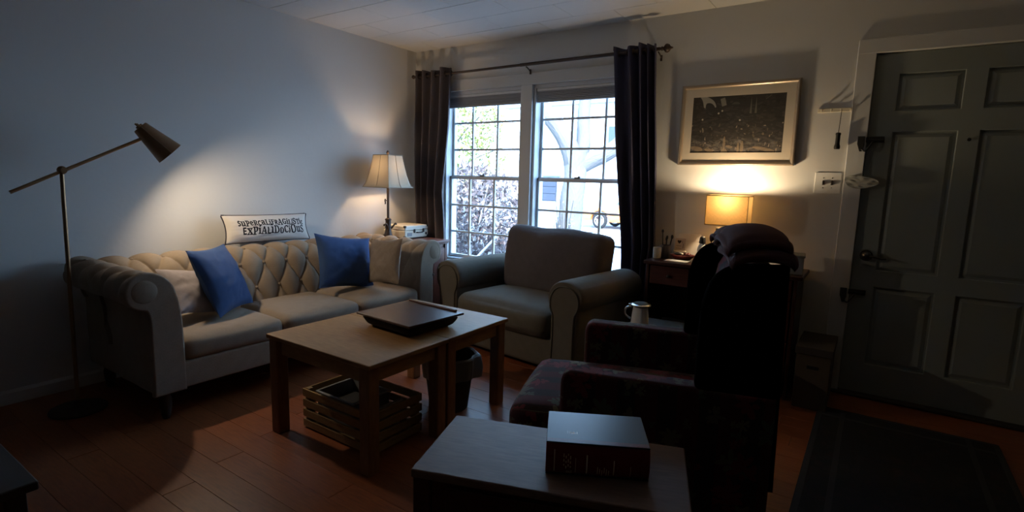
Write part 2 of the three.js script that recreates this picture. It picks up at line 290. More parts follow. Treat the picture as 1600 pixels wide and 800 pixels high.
// ---------------------------------------------------------------- things on the back wall
{ // picture
  const t = thing('picture_frame', 'framed dark collage print in a cream mat on the wall above the desk lamp', 'picture', [2.936, 1.676, 0.004]);
  const w = 0.735, h = 0.537, b = 0.026, mm = std(col(0.42, 0.34, 0.26), 0.35, { metalness: 0.7 });
  const prof = (len, nm) => { const s = new THREE.Shape(); s.moveTo(0, 0); s.lineTo(b, 0); s.lineTo(b, 0.016); s.quadraticCurveTo(b * 0.6, 0.03, 0, 0.026); s.closePath(); return s; };
  const rail = (len) => { // mitred moulding along x, outer edge at y = 0
    const g = sheet((u, v) => { const q = [[0, 0], [0, 0.024], [0.006, 0.029], [0.017, 0.026], [b, 0.016], [b, 0]], i = Math.min(4, Math.floor(v * 5)), f = v * 5 - i, y = lerp(q[i][0], q[i + 1][0], f), z = lerp(q[i][1], q[i + 1][1], f); return [(u * 2 - 1) * (len / 2 - y), y, z]; }, 1, 5); return g; };
  const two = mm; two.side = THREE.DoubleSide;
  part('frame_rail', rail(w).translate(0, -h / 2, 0), two, t); part('frame_rail', rail(w).rotateZ(Math.PI).translate(0, h / 2, 0), two, t);
  part('frame_rail', rail(h).rotateZ(Math.PI / 2).translate(w / 2, 0, 0), two, t); part('frame_rail', rail(h).rotateZ(-Math.PI / 2).translate(-w / 2, 0, 0), two, t);
  part('backing', bx(-w / 2 + 0.01, w / 2 - 0.01, -h / 2 + 0.01, h / 2 - 0.01, 0, 0.008, 0), M.blackMat, t);
  const ax0 = -0.29, ax1 = 0.29, ay0 = -0.185, ay1 = 0.188, ms = new THREE.Shape(); ms.moveTo(-w / 2 + 0.02, -h / 2 + 0.02); ms.lineTo(w / 2 - 0.02, -h / 2 + 0.02); ms.lineTo(w / 2 - 0.02, h / 2 - 0.02); ms.lineTo(-w / 2 + 0.02, h / 2 - 0.02); ms.closePath();
  const hp = new THREE.Path(); hp.moveTo(ax0, ay0); hp.lineTo(ax0, ay1); hp.lineTo(ax1, ay1); hp.lineTo(ax1, ay0); hp.closePath(); ms.holes.push(hp);
  part('mat_board', new THREE.ExtrudeGeometry(ms, { depth: 0.003, bevelEnabled: false }).translate(0, 0, 0.011), std(col(0.44, 0.40, 0.33), 0.85), t);
  const print = canvasTex(768, 496, (c, W, Hh) => {
    c.fillStyle = '#232221'; c.fillRect(0, 0, W, Hh); seed = 99;
    for (let i = 0; i < 900; i++) { const y = Math.pow(rnd(), 0.6) * Hh, x = rnd() * W, k = Math.floor(18 + rnd() * 45 + (y > 0.75 * Hh ? rnd() * 45 : 0)); c.fillStyle = `rgba(${k + 6},${k + 2},${k},0.55)`; c.beginPath(); c.ellipse(x, y, 4 + rnd() * 34, 2 + rnd() * 12, rr(-0.5, 0.5), 0, 7); c.fill(); }
    for (let i = 0; i < 60; i++) { const x = rnd() * W, y = Hh * rr(0.5, 1), k = Math.floor(70 + rnd() * 70); c.fillStyle = `rgba(${k + 14},${k + 4},${k - 10},0.75)`; c.beginPath(); c.ellipse(x, y, 2 + rnd() * 8, 3 + rnd() * 14, rr(-0.4, 0.4), 0, 7); c.fill(); }
    for (const [x, w2, y0] of [[270, 60, 455], [404, 20, 400], [432, 26, 390], [285, 22, 350]]) { c.fillStyle = 'rgba(120,106,84,0.7)'; c.beginPath(); c.ellipse(x + w2 / 2, Math.min(y0 + 60, Hh), w2 / 2, Math.min(60, Hh - y0), 0, 0, 7); c.fill(); }
    c.fillStyle = 'rgba(120,106,84,0.7)'; for (const [x, y, a, b2] of [[60, 455, 55, 20], [170, 470, 40, 14], [620, 462, 90, 14], [340, 440, 30, 12]]) { c.beginPath(); c.ellipse(x, y, a, b2, 0.2, 0, 7); c.fill(); }
    c.fillStyle = '#7f7d76'; c.beginPath(); c.moveTo(66, 0); c.lineTo(110, 0); c.bezierCurveTo(170, 20, 200, 50, 206, 96); c.lineTo(196, 100); c.bezierCurveTo(180, 62, 150, 52, 124, 60); c.bezierCurveTo(112, 70, 116, 90, 112, 104); c.lineTo(98, 92); c.bezierCurveTo(92, 50, 84, 28, 66, 8); c.fill();
    c.save(); c.translate(265, 55); c.rotate(-0.28); c.fillStyle = '#6b6962'; c.fillRect(-20, -34, 40, 68); c.restore();
    c.fillStyle = '#3d3c3a'; c.beginPath(); c.ellipse(370, 80, 32, 22, 0, Math.PI, 0); c.fill();
    c.fillStyle = '#55534d'; for (const x of [494, 534]) { c.beginPath(); c.moveTo(x, 20); c.lineTo(x + 9, 160); c.lineTo(x - 9, 160); c.fill(); }
    c.strokeStyle = '#4a4945'; c.lineWidth = 5; c.beginPath(); c.moveTo(605, 50); c.lineTo(650, 15); c.stroke();
    c.fillStyle = '#9a978c'; for (const [x, y] of [[412, 215], [95, 200], [260, 130], [230, 150]]) { c.beginPath(); c.arc(x, y, 8, 0, 7); c.fill(); }
  });
  print.wrapS = print.wrapT = THREE.ClampToEdgeWrapping;
  part('print', new THREE.PlaneGeometry(ax1 - ax0 + 0.006, ay1 - ay0 + 0.006).translate(0, (ay0 + ay1) / 2, 0.010), std(col(1, 1, 1), 0.8, { map: print }), t, 'black and white collage print with a hand at upper left');
  t.rotation.x = 0.0;
}
{ // hook rail, torch, switch plate
  const t = thing('hook_rail', 'small cream rail of coat hooks on the wall beside the door', 'hook rail', [3.511, 1.742, 0.0006]);
  part('rail', rbox(0.212, 0.024, 0.010, 0, 0, 0.005, 0.003), M.ivory, t);
  for (const x of [-0.082, -0.032, 0.018, 0.068]) part('hook', tube([[x, 0.006, 0.009], [x, 0.002, 0.020], [x, -0.010, 0.024], [x, -0.008, 0.032], [x, 0.004, 0.034]], 0.0035, 16), M.ivory, t);
  const f = thing('torch', 'small black torch hanging by a cord from the hook rail', 'torch', [3.529, 0, 0.032]);
  part('barrel', [lathe([[0, 0], [0.014, 0], [0.0165, 0.004], [0.0165, 0.018], [0.0125, 0.032], [0.0125, 0.082], [0.0145, 0.086], [0.0145, 0.094], [0.010, 0.098], [0, 0.098]], 24).translate(0, 1.508, 0)], M.black, f);
  part('cord', tube([[0, 1.606, 0], [0.0015, 1.65, 0.0], [0.003, 1.70, 0.0], [0.003, 1.745, -0.004]], 0.0022, 16, 6), M.dark, f);
  const s = thing('switch_plate', 'white double light switch plate on the wall right of the desk lamp', 'light switch', [3.499, 1.305, 0.0006]);
  part('plate', rbox(0.142, 0.128, 0.007, 0, 0, 0.0035, 0.003), M.white, s);
  for (const x of [-0.023, 0.023]) { part('toggle', [at(rbox(0.009, 0.022, 0.016, 0, 0, 0, 0.002), x, 0.003, 0.012, -0.5), rbox(0.012, 0.026, 0.003, x, 0, 0.0075, 0.001)], M.dark, s); for (const y of [-0.03, 0.03]) part('screw', cyl(0.003, 0.003, 0.002, 0, 0, 0, 10).rotateX(Math.PI / 2).translate(x, y, 0.0075), M.chrome, s); }
}

// ---------------------------------------------------------------- curtains
{
  const rod = thing('curtain_rod', 'slim bronze curtain rod with finial knobs above the two windows', 'curtain rod');
  part('rod', bar([0.075, 2.192, 0.09], [2.42, 2.198, 0.09], 0.010), M.bronze, rod); part('rod_sleeve', bar([1.25, 2.1952, 0.09], [2.41, 2.198, 0.09], 0.0125), M.bronze, rod);
  for (const [x, s] of [[0.075, -1], [2.42, 1]]) part('finial', at(lathe([[0, 0], [0.012, 0], [0.017, 0.006], [0.011, 0.012], [0.013, 0.018], [0.028, 0.032], [0.030, 0.042], [0.024, 0.056], [0.010, 0.066], [0.007, 0.074], [0.004, 0.082], [0, 0.083]], 26).scale(s < 0 ? 0.6 : 1, s < 0 ? 0.6 : 1, s < 0 ? 0.6 : 1), 0, 0, 0, 0, 0, -s * Math.PI / 2).translate(x, 2.197, 0.09), M.bronze, rod);
  for (const x of [0.10, 1.306, 2.40]) part('bracket', [bx(x - 0.007, x + 0.007, 2.13, 2.17, 0.0165, 0.026, 0.002), tube([[x, 2.15, 0.022], [x, 2.166, 0.05], [x, 2.178, 0.088]], 0.005, 10)], M.bronze, rod);
  const curtain = (label, XL, XR, folds, phase, mat, flat) => {
    const t = thing('curtain', label, 'curtain');
    const zf = (u, y) => { const low = sm(2.2, 0.2, y); return 0.088 + (0.040 + 0.012 * low) * Math.sin(Math.PI * 2 * folds * Math.pow(u, flat) + phase) * (0.85 + 0.15 * PN(u * 5, y * 1.1, phase)) + 0.010 * PN(u * 9, y * 2.0, 3 + phase); };
    const P = (u, v) => { const top = 2.238 + 0.010 * Math.sin(u * 9 + phase), y = lerp(top, 0.03, v), xl = piece(XL, y), xr = piece(XR, y); return [lerp(xl, xr, u) + 0.012 * PN(u * 6, y * 1.5, 7 + phase) * sm(2.2, 1.4, y), y, zf(u, y)]; };
    part('cloth', sheet(P, 120, 90), mat, t);
    const hem = sheet((u, v) => { const p = P(u, 0), z2 = zf(u, 2.2); return [p[0], p[1] - 0.032 * v + 0.001, z2 + 0.0035]; }, 120, 2); part('top_hem', hem, mat, t);
    for (let i = 0; i < 2 * folds; i++) { const s = Math.pow(((i * Math.PI - phase) / (Math.PI * 2 * folds) + 1) % 1, 1 / flat); if (!(s > 0.02 && s < 0.98)) continue; part('grommet', new THREE.TorusGeometry(0.021, 0.0045, 8, 24).rotateY(Math.PI / 2).translate(lerp(piece(XL, 2.2), piece(XR, 2.2), s), 2.195, 0.09), M.bronze, t); }
    return t;
  };
  curtain('dark brown grommet curtain gathered at the left end of the rod', [[2.25, 0.096], [1.43, 0.10], [0.7, 0.11], [0, 0.11]], [[2.25, 0.525], [1.72, 0.492], [1.14, 0.428], [0.55, 0.478], [0, 0.47]], 4, 0.6, M.curtainL, 0.85);
  curtain('dark navy grommet curtain gathered at the right end of the rod', [[2.25, 2.072], [1.44, 2.142], [0.72, 2.214], [0, 2.25]], [[2.25, 2.390], [1.44, 2.442], [0.80, 2.482], [0.7, 2.47], [0, 2.47]], 4, 2.4, M.curtainR, 1.6);
}

// ---------------------------------------------------------------- sofa
const diamond = (a, b) => Math.pow(Math.abs(Math.sin(Math.PI * (a + b)) * Math.sin(Math.PI * (a - b))), 0.42);
function profileCurve(pts) { const c = new THREE.CatmullRomCurve3(pts.map(([x, y]) => V(x, y, 0)), false, 'centripetal'); c.arcLengthDivisions = 400; const L = c.getLength(); return { L, P: (s) => c.getPointAt(Math.min(1, Math.max(0, s / L))), N: (s) => { const t = c.getTangentAt(Math.min(1, Math.max(0, s / L))); return V(t.y, -t.x, 0); } }; }
{
  const t = thing('tufted_sofa', 'beige button-tufted sofa with rolled arms along the left wall', 'sofa', [0.03, 0, 1.745]);
  const hw = 0.995, inn = 0.862;
  part('base', [bx(0.02, 0.875, 0.16, 0.30, -hw + 0.005, hw - 0.005, 0.012), bx(0.03, 0.27, 0.16, 0.62, -hw + 0.01, hw - 0.01, 0.03)], M.sofa, t);
  // back
  const bp = profileCurve([[0.375, 0.33], [0.345, 0.46], [0.305, 0.62], [0.272, 0.71], [0.215, 0.762], [0.130, 0.768], [0.055, 0.735], [0.022, 0.66], [0.035, 0.58], [0.08, 0.55]]);
  let s0 = 0; while (bp.P(s0).y < 0.665 && s0 < 0.6) s0 += 0.001;
  const du = 0.168, dv = 0.33, A = 0.034, off = 0.118;
  const backAt = (z, s, lift = 0) => {
    const a = (z + off - 1.745 + 1.745) / du, b = (s - s0) / dv, over = sm(0.5, 0.62, b), dm = diamond(a, b), pl = Math.pow(Math.abs(Math.sin(Math.PI * (a - 0.5))), 0.5), fade = 1 - sm(1.05, 1.45, b);
    const d = A * (lerp(dm, pl, over) - 0.75) * fade * sm(0, 0.05, s) + lift, p = bp.P(s), n = bp.N(s), e = 1 - sm(hw - 0.02, hw + 0.08, Math.abs(z));
    return [p.x + n.x * d, p.y + n.y * d - 0.0 * e, z];
  };
  const hb = hw + 0.02;
  part('backrest', sheet((u, v) => backAt((u * 2 - 1) * hb, v * bp.L), 340, 90), M.sofa, t);
  const bg = new THREE.SphereGeometry(0.011, 14, 10).scale(1, 1, 1);
  for (let k = -1; k <= 1; k++) { const b = k * 0.5, s = s0 + b * dv, odd = Math.abs(k) % 2; for (let i = -7; i <= 7; i++) { const z = (i + (odd ? 0.5 : 0)) * du - off; if (Math.abs(z) > inn - 0.04) continue; const p = backAt(z, s, 0.004); const m = part('button', bg, M.sofaDark, t); m.position.set(...p); } }
  // arms
  for (const sg of [-1, 1]) {
    const ap = profileCurve([[0, 0.30], [0.002, 0.45], [0.012, 0.60], [0.045, 0.715], [0.10, 0.762], [0.165, 0.772], [0.212, 0.742], [0.230, 0.69], [0.218, 0.635], [0.185, 0.612], [0.15, 0.600], [0.135, 0.56], [0.134, 0.42], [0.133, 0.16]]);
    const fade = (s) => sm(0.10, 0.2, s) * (1 - sm(0.62, 0.75, s));
    const arm = new THREE.Group(); arm.name = 'arm'; t.add(arm);
    const G = (u, v) => { const s = v * ap.L, x = 0.03 + u * 0.825, p = ap.P(s), n = ap.N(s), a = (x - 0.06) / 0.168, b = (s - 0.36) / 0.36, d = (0.026 * (diamond(a, b) - 0.72) * fade(s) * (1 - sm(0.93, 1, u)) + 0.004 * PN(x * 9, s * 9, sg)) * -1; return [x, p.y + n.y * d, sg * (inn + p.x + n.x * d)]; };
    part('arm_cover', sheet(G, 90, 120), M.sofa, arm);
    const sh = new THREE.Shape(ap ? Array.from({ length: 80 }, (_, i) => { const p = ap.P(i / 79 * ap.L); return new THREE.Vector2(-sg * (inn + p.x), p.y); }) : []); sh.lineTo(-sg * (inn + 0.133), 0.16); sh.lineTo(-sg * inn, 0.16); sh.closePath();
    part('arm_front', boxUV(new THREE.ExtrudeGeometry(sh, { depth: 0.02, bevelEnabled: true, bevelThickness: 0.012, bevelSize: 0.010, bevelSegments: 3, curveSegments: 4 }).rotateY(Math.PI / 2).translate(0.845, 0, 0)), fabric(col(0.30, 0.235, 0.172)), arm);
    const roll = lathe([[0, 0.010], [0.040, 0.007], [0.064, 0.000], [0.074, -0.008]], 28).rotateZ(-Math.PI / 2).translate(0.875, 0.69, sg * (inn + 0.158));
    part('scroll', roll, M.sofaDark, arm);
    part('arm_core', bx(0.03, 0.84, 0.16, 0.58, Math.min(sg * (inn + 0.015), sg * (inn + 0.125)), Math.max(sg * (inn + 0.015), sg * (inn + 0.125)), 0.02), M.sofaDark, arm);
  }
  for (let i = -1; i <= 1; i++) part('seat_cushion', soft(0.56, 0.13, 0.572, 0.045, [0.012, 0.022, 0.006], 18).translate(0.595, 0.352, i * 0.575), M.seatFab, t);
  for (const z of [-0.93, 0.93]) for (const x of [0.10, 0.80]) part('leg', lathe([[0, 0], [0.016, 0], [0.022, 0.02], [0.028, 0.06], [0.03, 0.10], [0.022, 0.13], [0.034, 0.16], [0, 0.16]], 18).translate(x, 0, z), M.dark, t);
}
// cushions on the sofa
{
  const put = (name, label, w, h, tk, sd, mat, TL, TR, BL, group) => { const o = thing(name, label, 'cushion', [0, 0, 0], 0, group); part('cover', pillow(w, h, tk, sd), mat, o); placeFrame(o, TL, TR, BL); return o; };
  put('throw_pillow', 'blue square throw pillow leaning against the back of the sofa near its left arm', 0.46, 0.42, 0.14, 1, M.blue, [0.65, 0.815, 2.47], [0.38, 0.800, 2.125], [0.715, 0.468, 2.295], 'throw pillows on the sofa');
  put('throw_pillow', 'blue square throw pillow in front of the sofa back beside the beige pillow', 0.49, 0.40, 0.14, 4, M.blue, [0.475, 0.855, 1.50], [0.495, 0.79, 1.05], [0.60, 0.478, 1.55], 'throw pillows on the sofa');
  put('throw_pillow', 'plain beige throw pillow leaning on the right arm of the sofa', 0.33, 0.34, 0.10, 6, M.beige, [0.61, 0.785, 1.085], [0.885, 0.81, 1.08], [0.645, 0.475, 1.15], 'throw pillows on the sofa');
  put('throw_pillow', 'pale grey throw pillow slumped against the left arm of the sofa', 0.33, 0.32, 0.12, 9, M.lilac, [0.48, 0.735, 2.555], [0.40, 0.68, 2.265], [0.70, 0.49, 2.50], 'throw pillows on the sofa');
  const o = thing('lettered_pillow', 'long white pillow with black lettering and dark piping on top of the sofa back', 'cushion');
  const tex = canvasTex(1024, 340, (c, W, Hh) => {
    c.fillStyle = '#cfc9c2'; c.fillRect(0, 0, W, Hh); c.fillStyle = '#15131c';
    const line = (txt, x0, x1, y, size) => {
      const st = [['serif', 'bold', 1], ['sans-serif', 'bold', 0.9], ['serif', 'bold', 1.0], ['serif', 'bold', 0.92], ['serif', 'bold', 1.12]], ch = [...txt];
      const ms = ch.map((s, i) => { const [f, b, k] = st[(i * 3 + 1) % 5]; c.font = `${b} ${Math.round(size * k)}px ${f}`; return c.measureText(s).width; }), tot = ms.reduce((a, b) => a + b, 0), sc = (x1 - x0) / tot; let x = x0;
      ch.forEach((s, i) => { const [f, b, k] = st[(i * 3 + 1) % 5]; c.font = `${b} ${Math.round(size * k)}px ${f}`; c.save(); c.translate(x, y + ((i * 7) % 3 - 1) * 4); c.scale(sc, 1); c.fillText(s, 0, 0); if (b) { c.lineWidth = 4; c.strokeStyle = '#15131c'; c.strokeText(s, 0, 0); } c.restore(); x += ms[i] * sc; });
    };
    line('SuPeRCaLiFRAGiLiSTic', 120, 940, 150, 100); line('ExPiALiDoCiOuS', 160, 940, 256, 132);
  });
  tex.wrapS = tex.wrapT = THREE.ClampToEdgeWrapping;
  const g = pillow(0.66, 0.20, 0.125, 12, 30, 0.06), nrm = g.attributes.normal, uv = g.attributes.uv, pos = g.attributes.position;
  for (let i = 0; i < uv.count; i++) if (pos.getZ(i) < 0 || nrm.getZ(i) < 0) uv.setXY(i, 0.02, 0.02);
  part('cover', g, new THREE.MeshStandardMaterial({ map: tex, roughness: 0.9, side: THREE.DoubleSide, bumpMap: weaveB, bumpScale: 0.0005 }), o);
  const edge = []; for (let i = 0; i <= 80; i++) { const q = i / 20 % 4, k = Math.floor(q), f = (q - k) * 2 - 1, e = [[f, -1], [1, f], [-f, 1], [-1, -f]][k], Aa = Math.abs(e[0]), B = Math.abs(e[1]); edge.push(V(e[0] * 0.33 * (1 - 0.06 * (1 - B * B) * Aa), e[1] * 0.10 * (1 - 0.06 * (1 - Aa * Aa) * B), 0)); }
  part('piping', new THREE.TubeGeometry(new THREE.CatmullRomCurve3(edge, true), 120, 0.0042, 6, true), M.navyPipe, o);
  placeFrame(o, [0.085, 0.975, 1.975], [0.085, 0.965, 1.305], [0.135, 0.785, 1.965]);
}

// ---------------------------------------------------------------- corner cabinet, lamp, record-player case
{
  const t = thing('side_cabinet', 'dark brown wooden cabinet with framed front in the corner behind the sofa', 'cabinet');
  part('top', bx(0.03, 0.588, 0.692, 0.715, 0.165, 0.645, 0.006), M.endWood, t);
  part('carcass', bx(0.04, 0.555, 0.06, 0.68, 0.18, 0.63, 0.004), M.endWood, t); part('cornice', bx(0.035, 0.572, 0.678, 0.693, 0.172, 0.638, 0.006), M.endWood, t);
  for (const z of [0.18, 0.598]) part('stile', bx(0.555, 0.568, 0.06, 0.678, z, z + 0.032, 0.004), M.endWood, t);
  for (const [a, b] of [[0.214, 0.402], [0.408, 0.596]]) { const d = part('door', bx(0.555, 0.566, 0.09, 0.645, a, b, 0.004), M.endWood, t); part('panel', bx(0.5655, 0.570, 0.135, 0.60, a + 0.04, b - 0.04, 0.002), M.mahog, d); part('knob', new THREE.SphereGeometry(0.011, 14, 10).translate(0.578, 0.42, a < 0.3 ? b - 0.02 : a + 0.02), M.bronze, d); }
  for (const x of [0.07, 0.53]) for (const z of [0.21, 0.60]) part('foot', cyl(0.022, 0.016, 0.06, x, 0.03, z, 14), M.dark, t);
}
{
  const t = thing('table_lamp', 'bronze candlestick lamp with a cream bell shade on the corner cabinet', 'lamp', [0.222, 0.7155, 0.575]);
  part('base', lathe([[0, 0], [0.066, 0], [0.068, 0.008], [0.062, 0.016], [0.050, 0.026], [0.036, 0.046], [0.028, 0.075], [0.022, 0.10], [0.030, 0.112], [0.024, 0.124], [0.024, 0.17], [0.030, 0.178], [0.024, 0.186], [0.013, 0.192]], 32), M.bronze, t);
  part('stem', [bar([0, 0.18, 0], [0, 0.49, 0], 0.011), bar([0, 0.49, 0], [0, 0.725, 0], 0.005)], M.bronze, t);
  for (const s of [-1, 1]) part('leaf_ornament', tube([[0.018, 0.10, 0.018 * s], [0.030, 0.13, 0.040 * s], [0.034, 0.145, 0.056 * s], [0.030, 0.135, 0.066 * s]], 0.008, 14), M.bronze, t);
  part('turn_key', [bar([0, 0.345, 0], [0, 0.345, 0.030], 0.005), tube([[0, 0.36, 0.030], [0, 0.345, 0.034], [0, 0.325, 0.030], [0, 0.315, 0.034]], 0.006, 12)], M.bronze, t);
  part('finial', lathe([[0, 0.70], [0.010, 0.702], [0.006, 0.716], [0.012, 0.728], [0.013, 0.738], [0.006, 0.75], [0, 0.757]], 18).translate(0, 0.023, 0), M.bronze, t);
  const N = 4, top = 0.122, bot = 0.214, y0 = 0.460, y1 = 0.735;
  const rad = (v) => bot + (top - bot) * Math.pow(v, 0.62), shade = (u, v, e = 0) => { const a = u * Math.PI * 2, k = Math.PI * 2 / N, r = rad(v) * Math.cos(k / 2) / Math.cos(((a % k) + k) % k - k / 2) + e; return [r * Math.cos(a + 0.72), lerp(y0, y1, v), r * Math.sin(a + 0.72)]; };
  const shadeM = new THREE.MeshPhysicalMaterial({ color: col(0.45, 0.385, 0.29), roughness: 1, transmission: 0.06, thickness: 0, side: THREE.DoubleSide });
  const sd = part('lamp_shade', sheet((u, v) => shade(u, v), 96, 20), shadeM, t, 'cream bell-shaped panelled shade');
  const rib = []; for (let i = 0; i < 2 * N; i++) { const u = i / (2 * N); rib.push(new THREE.TubeGeometry(new THREE.CatmullRomCurve3(Array.from({ length: 10 }, (_, k) => V(...shade(u, k / 9, 0.001)))), 18, 0.0022, 5)); }
  part('ribs', rib, std(col(0.40, 0.34, 0.27), 0.9), sd);
  for (const v of [0, 1]) part('rim', new THREE.TubeGeometry(new THREE.CatmullRomCurve3(Array.from({ length: 64 }, (_, k) => V(...shade(k / 64, v))), true, 'catmullrom', 0.1), 192, 0.0035, 6, true), std(col(0.34, 0.29, 0.23), 0.9), sd);
  part('harp', [tube([[-0.01, 0.47, 0], [-0.045, 0.53, 0], [-0.045, 0.60, 0], [-0.02, 0.68, 0], [0, 0.70, 0], [0.02, 0.68, 0], [0.045, 0.60, 0], [0.045, 0.53, 0], [0.01, 0.47, 0]], 0.002, 40, 5)], M.bronze, t);
  part('bulb', new THREE.SphereGeometry(0.026, 20, 14).translate(0, 0.620, 0), std(col(1, 0.9, 0.75), 0.5, { emissive: col(1, 0.72, 0.40), emissiveIntensity: 3 }), t);
  const L = new THREE.PointLight(col(1, 0.68, 0.38), CORNER_LAMP, 0, 2); L.position.set(0.222, 0.7155 + 0.620, 0.575); L.shadow.radius = 1.2; L.castShadow = true; scene.add(L);
}
{
  const t = thing('record_player_case', 'small cream portable record player case with black corners on the corner cabinet', 'record player', [0.175, 0.7155, 0.312]);
  const w = 0.275, d = 0.300, h = 0.118;
  part('case_bottom', rbox(w, 0.066, d, 0, 0.041, 0, 0.008), M.ivory, t); part('case_lid', rbox(w, 0.044, d, 0, 0.097, 0, 0.010), std(col(0.68, 0.63, 0.53), 0.5), t);
  for (const x of [-1, 1]) for (const z of [-1, 1]) for (const y of [0.019, 0.110]) part('corner_guard', rbox(0.022, 0.020, 0.022, x * (w / 2 - 0.0095), y, z * (d / 2 - 0.0095), 0.005), M.black, t);
  for (const z of [-0.085, 0.030]) part('latch', rbox(0.010, 0.034, 0.018, w / 2 + 0.003, 0.070, z, 0.003), M.black, t);
  part('speaker_grille', rbox(0.004, 0.030, 0.058, w / 2 + 0.001, 0.040, 0.090, 0.002), M.grey, t);
  part('handle', tube([[w / 2, 0.055, -0.064], [w / 2 + 0.018, 0.055, -0.06], [w / 2 + 0.018, 0.055, 0.0], [w / 2, 0.055, 0.004]], 0.005, 20), M.black, t); part('dial', cyl(0.010, 0.010, 0.008, 0, 0, 0, 18).rotateZ(Math.PI / 2).translate(w / 2 + 0.003, 0.040, -0.118), M.black, t);
  for (const x of [-0.11, 0.11]) for (const z of [-0.12, 0.12]) part('foot', cyl(0.008, 0.008, 0.009, x, 0.0045, z, 12), M.black, t);
}

// ---------------------------------------------------------------- floor lamp
{
  const t = thing('floor_lamp', 'brass floor lamp with a tilting arm and cone shade beside the sofa', 'lamp', [0.367, 0, 2.905]);
  part('base', lathe([[0, 0], [0.125, 0], [0.127, 0.006], [0.122, 0.014], [0.03, 0.018], [0.018, 0.026], [0.018, 0.05], [0.010, 0.055], [0, 0.055]], 40), M.bronze, t);
  part('pole', bar([0, 0.05, 0], [0, 1.245, -0.02], 0.0095), M.brass, t);
  part('joint', [new THREE.SphereGeometry(0.021, 20, 14).translate(0, 1.258, -0.022), bar([-0.03, 1.258, -0.022], [0.03, 1.258, -0.022], 0.014)], M.brass, t);
  part('arm', bar([0, 1.148, 0.183], [0, 1.441, -0.388], 0.0085), M.brass, t);
  const hd = new THREE.Group(); hd.name = 'shade'; const axis = V(0.22, -0.72, -0.66).normalize(); hd.position.set(-0.012, 1.503, -0.388);
  hd.quaternion.setFromUnitVectors(V(0, -1, 0), axis); t.add(hd);
  const shell = std(col(0.27, 0.165, 0.09), 0.42, { metalness: 0.7, side: THREE.DoubleSide }), inner = std(col(0.75, 0.70, 0.62), 0.6, { side: THREE.DoubleSide });
  part('shade_shell', [lathe([[0, 0.002], [0.036, 0.002], [0.040, -0.002], [0.0755, -0.192]], 48)], shell, hd);
  part('shade_lining', [lathe([[0.0375, -0.006], [0.0735, -0.1915], [0.0755, -0.192]], 48)], inner, hd, 'pale shade lining');
  part('seam', bar([0.0385, 0.022, 0.012], [0.073, -0.19, 0.022], 0.0028, 8), M.brass, hd); part('switch', [bar([0.014, 0, 0.01], [0.014, 0.028, 0.01], 0.005), rbox(0.03, 0.012, 0.03, 0, 0.006, 0, 0.004)], M.brass, hd);
  part('socket', cyl(0.018, 0.018, 0.07, 0, -0.04, 0, 18), M.ivory, hd);
  part('bulb', lathe([[0, -0.07], [0.012, -0.075], [0.014, -0.095], [0.026, -0.125], [0.028, -0.142], [0.018, -0.165], [0, -0.172]], 24), std(col(1, 0.95, 0.85), 0.5, { emissive: col(1, 0.83, 0.62), emissiveIntensity: 6 }), hd);
  t.updateMatrixWorld(true);
  const p = hd.localToWorld(V(0, -0.150, 0)), L = new THREE.PointLight(col(1, 0.79, 0.55), FLOOR_LAMP, 0, 2); L.position.copy(p); L.shadow.radius = 1.2; L.castShadow = true; scene.add(L);
}

